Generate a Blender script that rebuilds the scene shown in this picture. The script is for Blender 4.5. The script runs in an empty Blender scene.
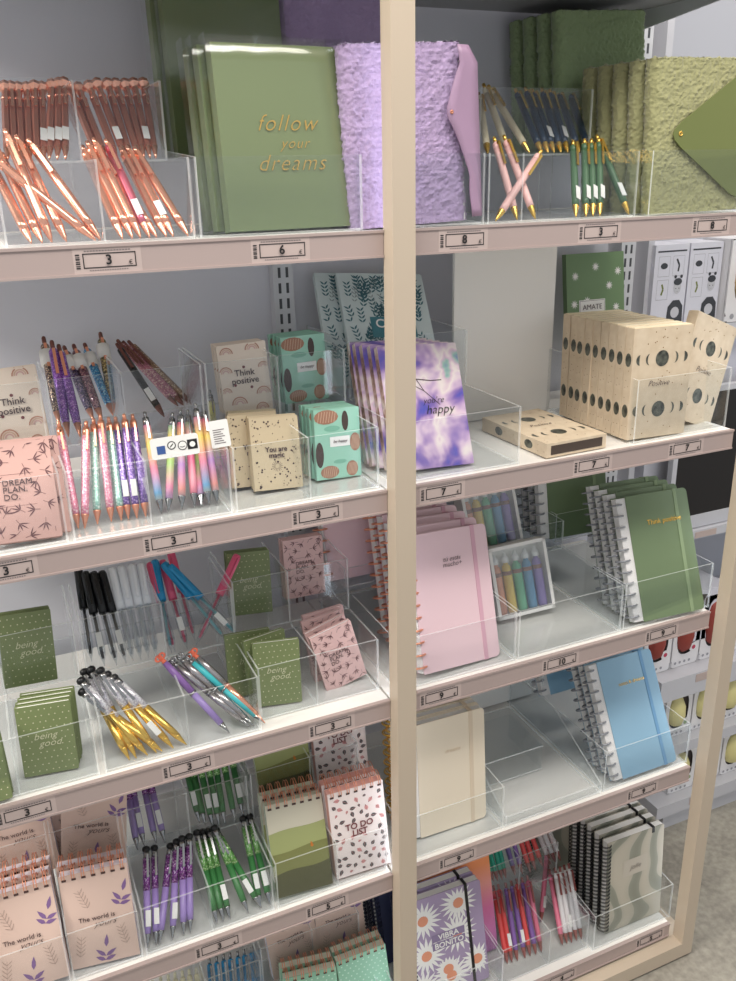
import bpy, math, random
from mathutils import Vector, Matrix, Euler
random.seed(7)
S = bpy.context.scene
COL = S.collection
# ---------------------------------------------------------------- camera, world, light, exposure
GZ = 1.53                                    # lens height above the floor; the bay front is the plane y = 0
def look():
    yaw, pitch, roll = 0.4139, 0.3519, -0.0221
    cy, sy, cp, sp, cr, sr = (math.cos(yaw), math.sin(yaw), math.cos(pitch), math.sin(pitch), math.cos(roll), math.sin(roll))
    e1 = Vector((cy, -sy, 0)); h = Vector((sy, cy, 0)); k = Vector((0, 0, 1))
    fwd = h*cp - k*sp; e2 = h*sp + k*cp
    right = e1*cr + e2*sr; up = e2*cr - e1*sr
    m = Matrix((right, up, -fwd)).transposed().to_4x4()
    m.translation = Vector((0, -1, GZ))
    return m
cam = bpy.data.cameras.new('camera'); camo = bpy.data.objects.new('camera', cam); COL.objects.link(camo)
cam.sensor_fit = 'VERTICAL'; cam.sensor_height = 24; cam.lens = 866.9/981*24
cam.clip_start = .02; camo.matrix_world = look(); S.camera = camo
w = bpy.data.worlds.new('world'); S.world = w; w.use_nodes = True
w.node_tree.nodes['Background'].inputs[0].default_value = (.93, .96, 1, 1)
w.node_tree.nodes['Background'].inputs[1].default_value = .66
def area(name, loc, target, sx, sy, power, col):
    l = bpy.data.lights.new(name, 'AREA'); l.shape = 'RECTANGLE'; l.size = sx; l.size_y = sy; l.energy = power; l.color = col
    o = bpy.data.objects.new(name, l); COL.objects.link(o); o.location = loc
    o.rotation_euler = (Vector(target)-Vector(loc)).to_track_quat('-Z', 'Y').to_euler(); return o
area('ceiling_lamp_left', (-2.0, -.25, 2.7), (.2, .1, .8), .6, .6, 62, (1, .95, .88))
area('ceiling_lamp_right', (1.2, -.75, 3.0), (.9, .1, .7), .6, .6, 13, (1, .93, .84))
area('ceiling_panel_aisle', (.1, -.85, 2.9), (.3, .15, .7), 1.8, .4, 31, (1, .97, .93))
area('ceiling_lamp_beyond', (2.6, .2, 3.0), (1.8, .3, 0), .5, .5, 16, (1, .95, .9))
S.view_settings.view_transform = 'Standard'; S.view_settings.look = 'None'
S.view_settings.exposure = 0.0; S.view_settings.gamma = 1; S.view_settings.use_curve_mapping = False
S.cycles.transparent_max_bounces = 24; S.cycles.max_bounces = 10
# ---------------------------------------------------------------- materials
M = {}
def srgb(c): return tuple(((v/12.92) if v <= .04045 else ((v+.055)/1.055)**2.4) for v in c)
def mat(name, c, rough=.5, metal=0, spec=.5, emit=0, coat=0, sheen=0, bump=None, lin=False):
    if name in M: return M[name]
    m = bpy.data.materials.new(name); m.use_nodes = True; n = m.node_tree.nodes; l = m.node_tree.links; b = n['Principled BSDF']
    if not lin: c = srgb([v/255 for v in c])
    b.inputs['Base Color'].default_value = (*c, 1); b.inputs['Roughness'].default_value = rough; b.inputs['Metallic'].default_value = metal
    b.inputs['Specular IOR Level'].default_value = spec; b.inputs['Coat Weight'].default_value = coat; b.inputs['Sheen Weight'].default_value = sheen
    if emit: b.inputs['Emission Color'].default_value = (*c, 1); b.inputs['Emission Strength'].default_value = emit
    if bump:
        t = n.new('ShaderNodeTexNoise'); t.inputs['Scale'].default_value = bump[0]; t.inputs['Detail'].default_value = 3
        tc = n.new('ShaderNodeTexCoord'); l.new(tc.outputs['Object'], t.inputs['Vector'])
        bp = n.new('ShaderNodeBump'); bp.inputs['Strength'].default_value = bump[1]; bp.inputs['Distance'].default_value = .001
        l.new(t.outputs['Fac'], bp.inputs['Height']); l.new(bp.outputs['Normal'], b.inputs['Normal'])
    M[name] = m; return m
def ramp_mat(name, kind, scale, stops, rough=.5, metal=0, detail=2, dist=0, interp='LINEAR', vec='Object', stretch=(1,1,1), coat=0):
    """base colour from a procedural texture through a ramp: the thing's own colouring"""
    if name in M: return M[name]
    m = bpy.data.materials.new(name); m.use_nodes = True; n = m.node_tree.nodes; l = m.node_tree.links; b = n['Principled BSDF']
    tc = n.new('ShaderNodeTexCoord'); mp = n.new('ShaderNodeMapping'); mp.inputs['Scale'].default_value = stretch
    l.new(tc.outputs[vec], mp.inputs['Vector'])
    if kind == 'noise':
        t = n.new('ShaderNodeTexNoise'); t.inputs['Detail'].default_value = detail; t.inputs['Distortion'].default_value = dist; out = t.outputs['Fac']
    elif kind == 'voronoi':
        t = n.new('ShaderNodeTexVoronoi'); out = t.outputs['Color']
    elif kind == 'wave':
        t = n.new('ShaderNodeTexWave'); t.inputs['Distortion'].default_value = dist; t.inputs['Detail'].default_value = detail; t.inputs['Detail Scale'].default_value = 1.2; out = t.outputs['Fac']
    elif kind == 'z':
        t = n.new('ShaderNodeSeparateXYZ'); out = t.outputs['Z']
    l.new(mp.outputs['Vector'], t.inputs['Vector'])
    if kind != 'z': t.inputs['Scale'].default_value = scale
    r = n.new('ShaderNodeValToRGB'); r.color_ramp.interpolation = interp
    while len(r.color_ramp.elements) > 1: r.color_ramp.elements.remove(r.color_ramp.elements[-1])
    for i, (p, c) in enumerate(stops):
        e = r.color_ramp.elements[0] if i == 0 else r.color_ramp.elements.new(p)
        e.position = p; e.color = (*srgb([v/255 for v in c]), 1)
    l.new(out, r.inputs['Fac']); l.new(r.outputs['Color'], b.inputs['Base Color'])
    b.inputs['Roughness'].default_value = rough; b.inputs['Metallic'].default_value = metal; b.inputs['Coat Weight'].default_value = coat
    M[name] = m; return m
def clear(name, tint=(1, 1, 1), gl=.12, rough=.03, gcol=(1, 1, 1)):
    if name in M: return M[name]
    m = bpy.data.materials.new(name); m.use_nodes = True; n = m.node_tree.nodes; l = m.node_tree.links; n.remove(n['Principled BSDF'])
    t = n.new('ShaderNodeBsdfTransparent'); t.inputs[0].default_value = (*tint, 1)
    g = n.new('ShaderNodeBsdfGlossy'); g.inputs['Roughness'].default_value = rough; g.inputs['Color'].default_value = (*gcol, 1)
    f = n.new('ShaderNodeLayerWeight'); f.inputs[0].default_value = .5
    pw = n.new('ShaderNodeMath'); pw.operation = 'POWER'; pw.inputs[1].default_value = 4.5; l.new(f.outputs['Facing'], pw.inputs[0])
    a = n.new('ShaderNodeMath'); a.operation = 'MULTIPLY_ADD'; a.inputs[1].default_value = .55; a.inputs[2].default_value = gl; a.use_clamp = True; l.new(pw.outputs[0], a.inputs[0])
    x = n.new('ShaderNodeMixShader'); l.new(a.outputs[0], x.inputs[0]); l.new(t.outputs[0], x.inputs[1]); l.new(g.outputs[0], x.inputs[2])
    l.new(x.outputs[0], n['Material Output'].inputs[0]); M[name] = m; return m
ACR = clear('clear_acrylic', (.955, .965, .97), .025)
def frosty(name, c, k):
    m = bpy.data.materials.new(name); m.use_nodes = True; n = m.node_tree.nodes; l = m.node_tree.links; n.remove(n['Principled BSDF'])
    t = n.new('ShaderNodeBsdfTransparent'); g = n.new('ShaderNodeBsdfDiffuse'); g.inputs[0].default_value = (*c, 1); tr = n.new('ShaderNodeBsdfTranslucent'); tr.inputs[0].default_value = (*c, 1)
    a = n.new('ShaderNodeAddShader'); l.new(g.outputs[0], a.inputs[0]); l.new(tr.outputs[0], a.inputs[1])
    x = n.new('ShaderNodeMixShader'); x.inputs[0].default_value = k; l.new(t.outputs[0], x.inputs[1]); l.new(a.outputs[0], x.inputs[2])
    l.new(x.outputs[0], n['Material Output'].inputs[0]); return m
ACE = frosty('acrylic_edge', (.66, .68, .68), .32)
PLA = clear('plastic_sleeve', (.96, .97, .96), .07, .14)
BODY = clear('clear_barrel', (.86, .88, .9), .10, .08)
FRAME = mat('cream_frame_paint', (196, 180, 160), .45, bump=(60, .08))
RAIL = mat('pale_price_rail', (176, 158, 153), .4)
SHELF = mat('white_shelf_metal', (236, 232, 226), .4)
BACK = mat('grey_back_panel', (212, 212, 220), .6)
SLOT = mat('slot_dark', (70, 72, 76), .6)
WHITE = mat('white_paper', (238, 236, 232), .6)
PAGES = ramp_mat('page_edges', 'wave', 600, [(0, (214, 210, 208)), (1, (244, 242, 240))], .7, detail=0)
BLACK = mat('black_print', (28, 26, 28), .6)
INK = mat('dark_brown_ink', (70, 48, 52), .6)
TAGPAPER = mat('tag_paper', (192, 174, 168), .6)
COPPER = mat('copper_metal', (236, 164, 134), .28, .75)
ROSE = mat('rose_gold_metal', (250, 180, 152), .22, .78)
GOLD = mat('gold_metal', (232, 190, 96), .25, .8)
STEEL = mat('grey_metal', (165, 165, 165), .25, 1)
BLKP = mat('black_plastic', (22, 22, 24), .35)
WHP = mat('white_plastic', (235, 235, 238), .35)
# ---------------------------------------------------------------- mesh helpers
class MB:
    def __init__(s): s.v = []; s.f = []; s.mi = []; s.sm = []
    def add(s, vs, fs, mi=0, smooth=False):
        o = len(s.v); s.v += [tuple(v) for v in vs]
        for f in fs: s.f.append([i+o for i in f]); s.mi.append(mi); s.sm.append(smooth)
        return s
    def box(s, x0, x1, y0, y1, z0, z1, mi=0):
        v = [(x0,y0,z0),(x1,y0,z0),(x1,y1,z0),(x0,y1,z0),(x0,y0,z1),(x1,y0,z1),(x1,y1,z1),(x0,y1,z1)]
        return s.add(v, [(0,3,2,1),(4,5,6,7),(0,1,5,4),(1,2,6,5),(2,3,7,6),(3,0,4,7)], mi)
    def rbox(s, x0, x1, y0, y1, z0, z1, r=.004, mi=0, right_only=False, seg=4):
        """slab whose outline in x-z has rounded corners"""
        pts = []
        for cx, cz, a0, rr in ((x1-r, z0+r, -90, r), (x1-r, z1-r, 0, r), (x0+r, z1-r, 90, r), (x0+r, z0+r, 180, r)):
            if right_only and a0 in (90, 180): pts.append((x0, z1 if a0 == 90 else z0)); continue
            for k in range(seg+1):
                a = math.radians(a0+90*k/seg); pts.append((cx+r*math.cos(a), cz+r*math.sin(a)))
        return s.prism(pts, y0, y1, mi)
    def prism(s, pts, y0, y1, mi=0):
        """outline (x, z) counter-clockwise seen from -y, extruded in y"""
        n = len(pts); v = [(x, y0, z) for x, z in pts]+[(x, y1, z) for x, z in pts]
        f = [tuple(range(n)), tuple(reversed(range(n, 2*n)))]+[(i, i+n, (i+1) % n+n, (i+1) % n) for i in range(n)]
        return s.add(v, f, mi)
    def prism_x(s, pts, x0, x1, mi=0, mi_edge=None):
        """outline (y, z) extruded in x"""
        n = len(pts); v = [(x0, y, z) for y, z in pts]+[(x1, y, z) for y, z in pts]
        s.add(v, [tuple(reversed(range(n))), tuple(range(n, 2*n))], mi)
        return s.add(v, [(i, (i+1) % n, (i+1) % n+n, i+n) for i in range(n)], mi if mi_edge is None else mi_edge)
    def lathe(s, prof, seg=12, mi=0, smooth=True, cx=0, cy=0, flat=False):
        v = []; n = len(prof)
        for r, z in prof:
            for k in range(seg):
                a = 2*math.pi*k/seg; v.append((cx+r*math.cos(a), cy+r*math.sin(a), z))
        f = [(i*seg+k, i*seg+(k+1) % seg, (i+1)*seg+(k+1) % seg, (i+1)*seg+k) for i in range(n-1) for k in range(seg)]
        f += [tuple(reversed(range(seg))), tuple(range((n-1)*seg, n*seg))]
        return s.add(v, f, mi, smooth and not flat)
    def torus(s, c, R, r, axis='z', seg=16, rs=6, mi=0, a0=0, a1=360, sx=1):
        full = abs(a1-a0) >= 360; n = seg if full else seg+1; v = []
        for i in range(n):
            a = math.radians(a0+(a1-a0)*i/seg)
            for k in range(rs):
                b = 2*math.pi*k/rs; rr = R+r*math.cos(b); p = (rr*math.cos(a)*sx, rr*math.sin(a), r*math.sin(b))
                if axis == 'z': q = p
                elif axis == 'x': q = (p[2], p[0], p[1])
                else: q = (p[0], p[2], p[1])
                v.append((q[0]+c[0], q[1]+c[1], q[2]+c[2]))
        f = []
        for i in range(seg if full else seg):
            for k in range(rs):
                j = (i+1) % n; f.append((i*rs+k, j*rs+k, j*rs+(k+1) % rs, i*rs+(k+1) % rs))
        return s.add(v, f, mi, True)
    def poly(s, pts, y=-.0004, mi=1): return s.add([(x, y, z) for x, z in pts], [tuple(range(len(pts)))], mi)
    def disc(s, x, z, r, mi=1, y=-.0004, n=8, rz=None):
        return s.poly([(x+r*math.cos(2*math.pi*k/n), z+(rz or r)*math.sin(2*math.pi*k/n)) for k in range(n)], y, mi)
    def leaf(s, x, z, L, w, ang, mi=1, y=-.0004):
        a = math.radians(ang); ca, sa = math.cos(a), math.sin(a)
        pts = [(0, 0), (.3*L, -w*.8), (.6*L, -w*.7), (L, 0), (.6*L, w*.7), (.3*L, w*.8)]
        return s.poly([(x+u*ca-v*sa, z+u*sa+v*ca) for u, v in pts], y, mi)
    def line(s, pts, t=.0006, mi=1, y=-.0004):
        for (x0, z0), (x1, z1) in zip(pts, pts[1:]):
            L = math.hypot(x1-x0, z1-z0) or 1e-6; nx, nz = -(z1-z0)/L*t/2, (x1-x0)/L*t/2
            s.poly([(x0-nx, z0-nz), (x1-nx, z1-nz), (x1+nx, z1+nz), (x0+nx, z0+nz)], y, mi)
        return s
    def arc(s, x, z, r0, r1, a0, a1, mi=1, y=-.0004, n=10):
        pts = [(x+r0*math.cos(math.radians(a0+(a1-a0)*k/n)), z+r0*math.sin(math.radians(a0+(a1-a0)*k/n))) for k in range(n+1)]
        out = [(x+r1*math.cos(math.radians(a0+(a1-a0)*k/n)), z+r1*math.sin(math.radians(a0+(a1-a0)*k/n))) for k in range(n+1)]
        for k in range(n): s.poly([pts[k], out[k], out[k+1], pts[k+1]], y, mi)
        return s
    def mesh(s, name, mats):
        me = bpy.data.meshes.new(name); me.from_pydata(s.v, [], s.f)
        for m in mats: me.materials.append(m)
        me.polygons.foreach_set('material_index', s.mi); me.polygons.foreach_set('use_smooth', s.sm); me.update(); return me
def link(name, me, parent=None, loc=None, rot=None):
    o = bpy.data.objects.new(name, me); COL.objects.link(o)
    if parent: o.parent = parent
    if loc: o.location = loc
    if rot: o.rotation_euler = rot
    return o
def put(name, mb, mats, parent=None, **k): return link(name, mb.mesh(name, mats if isinstance(mats, list) else [mats]), parent, **k)
def tag(o, label, cat, group=None):
    o['label'] = label; o['category'] = cat
    if group: o['group'] = group
    return o
def thing(name, label, cat, loc=(0, 0, 0), rot=(0, 0, 0), group=None):
    o = bpy.data.objects.new(name, None); COL.objects.link(o); o.location = loc; o.rotation_euler = rot; o.empty_display_size = .02
    return tag(o, label, cat, group)
def copy_tree(o, parent=None):
    c = o.copy(); COL.objects.link(c)
    if parent: c.parent = parent
    for ch in [x for x in KIDS(o)]: copy_tree(ch, c)
    return c
def KIDS(o): return list(o.children)
TXT = {}
def text_mesh(s, size, m, shear=0, off=0, space=1, align='CENTER', lead=1):
    key = (s, size, m.name, shear, off, align)
    if key in TXT: return TXT[key]
    c = bpy.data.curves.new('lettering', 'FONT'); c.body = s; c.size = size; c.shear = shear; c.offset = off; c.extrude = .00012
    c.align_x = align; c.align_y = 'CENTER'; c.space_character = space; c.space_line = lead; c.resolution_u = 3
    c.materials.append(m)
    o = bpy.data.objects.new('tmp', c); COL.objects.link(o); dg = bpy.context.evaluated_depsgraph_get()
    me = bpy.data.meshes.new_from_object(o.evaluated_get(dg)); me.name = 'lettering'
    bpy.data.objects.remove(o); bpy.data.curves.remove(c); TXT[key] = me; return me
def lettering(parent, s, size, m, x, z, y=-.0014, name='lettering', **k):
    return link(name, text_mesh(s, size, m, **k), parent, loc=(x, y, z), rot=(math.pi/2, 0, 0))
ORD = ['first','second','third','fourth','fifth','sixth','seventh','eighth','ninth','tenth','eleventh','twelfth','thirteenth','fourteenth','fifteenth','sixteenth','seventeenth','eighteenth']
def E(yaw, roll, lean): return (math.radians(-lean), math.radians(roll), math.radians(yaw))
QUADS = {
 'green_binder': [0.3611, 0.0407, -0.062, 3.3, -0.1, 7.0, 0.1557, 0.2114],
 'purple_fleece': [0.5055, -0.0067, -0.0636, -3.1, -2.2, 2.6, 0.1607, 0.2073],
 'think_left': [0.0234, 0.1398, -0.3162, -14.4, -3.8, 32.5, 0.0598, 0.1043],
 'dream_left': [0.0089, -0.002, -0.3972, -0.4, 1.8, 41.1, 0.0689, 0.1115],
 'think_mid': [0.3344, 0.2067, -0.3205, -10.3, -3.8, -9.7, 0.071, 0.0953],
 'magic': [0.3342, 0.0587, -0.4003, -1.3, 3.0, 15.9, 0.0666, 0.0944],
 'mint_rear': [0.4298, 0.1955, -0.3205, -1.1, -1.4, -0.6, 0.0702, 0.0935],
 'mint_front': [0.4254, 0.0663, -0.4015, 1.3, 2.1, 7.1, 0.0654, 0.0932],
 'leaf_note': [0.5789, 0.1827, -0.3117, -6.9, 3.7, 46.7, 0.1444, 0.2076],
 'water_note': [0.5614, 0.0358, -0.3983, 0.0, 2.1, 24.7, 0.1167, 0.1804],
 'good_rearL': [-0.0138, 0.1315, -0.6507, 2.0, 3.7, 14.2, 0.0628, 0.0981],
 'good_frontL': [-0.0074, 0.0377, -0.734, -7.5, 0.7, 4.6, 0.0639, 0.0982],
 'good_far': [-0.091, 0.0043, -0.7326, 1.8, -1.7, 15.1, 0.07, 0.1],
 'good_rearC': [0.3179, 0.1916, -0.6509, -7.2, 2.4, 12.7, 0.0657, 0.0988],
 'dream_rearC': [0.418, 0.213, -0.6518, -0.2, 1.0, 6.0, 0.0645, 0.0911],
 'good_frontC': [0.3135, 0.0561, -0.7343, -11.4, 0.8, 2.7, 0.0669, 0.0976],
 'dream_frontC': [0.4258, 0.0636, -0.7346, 1.8, -13.3, -4.6, 0.0709, 0.101],
 'pink_disc': [0.6043, 0.0258, -0.7299, 4.2, 3.4, 18.4, 0.1503, 0.217],
 'spray_front': [0.7864, 0.113, -0.7248, -2.8, -1.8, 19.1, 0.109, 0.1202],
 'spray_rear': [0.7867, 0.2739, -0.6407, 1.7, -2.2, 23.5, 0.1116, 0.0731],
 'green_disc': [1.0039, 0.0047, -0.7289, -3.1, 0.5, 22.4, 0.1467, 0.2183],
 'moon_box': [0.9455, 0.0057, -0.4014, -1.7, 0.9, 3.1, 0.108, 0.1723],
 'amate': [1.1437, 0.4339, -0.3187, -2.4, -0.5, 10.1, 0.1311, 0.1612],
 'cream': [0.596, 0.057, -1.0623, -0.3, 0.7, 5.0, 0.145, 0.2099],
 'blue_disc': [0.9976, 0.0141, -1.0566, 0.8, 0.9, 28.2, 0.1459, 0.2158],
 'daisy': [0.6117, 0.0567, -1.447, -3.2, -1.9, 10.2, 0.1525, 0.2107],
 'marble': [1.0212, 0.0279, -1.4496, -0.5, 0.8, -1.7, 0.1352, 0.2108],
 'world_front': [0.0205, 0.0109, -1.0612, -9.5, -1.6, 13.9, 0.0965, 0.1437],
 'world_left': [-0.0769, -0.0003, -1.0594, -6.1, -3.6, 25.1, 0.0926, 0.1581],
 'world_rear': [0.0268, 0.108, -0.9816, -8.6, 13.8, -11.1, 0.0962, 0.136],
 'field_front': [0.3249, 0.0089, -1.06, -3.9, 1.0, 21.5, 0.0944, 0.1486],
 'field_rear': [0.3464, 0.1596, -0.9816, -3.7, -3.8, -5.4, 0.094, 0.0952],
 'todo_front': [0.4234, 0.0065, -1.0618, -2.3, -0.5, 10.5, 0.0935, 0.1517],
 'todo_rear': [0.4484, 0.1532, -0.9803, -2.4, -0.8, 7.5, 0.0991, 0.0833],
 'mint_dot_a': [0.3407, 0.1062, -1.4479, -8.7, 0.3, 10.2, 0.0973, 0.14],
 'mint_dot_b': [0.4479, 0.0696, -1.4479, -3.1, -2.9, 9.8, 0.0988, 0.14],
 'world_r5a': [0.3366, 0.0896, -1.3657, 4.3, -2.3, 11.2, 0.093, 0.14],
 'world_r5b': [0.427, 0.0804, -1.3656, -1.2, 0.1, 12.0, 0.0903, 0.14],
}
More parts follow.
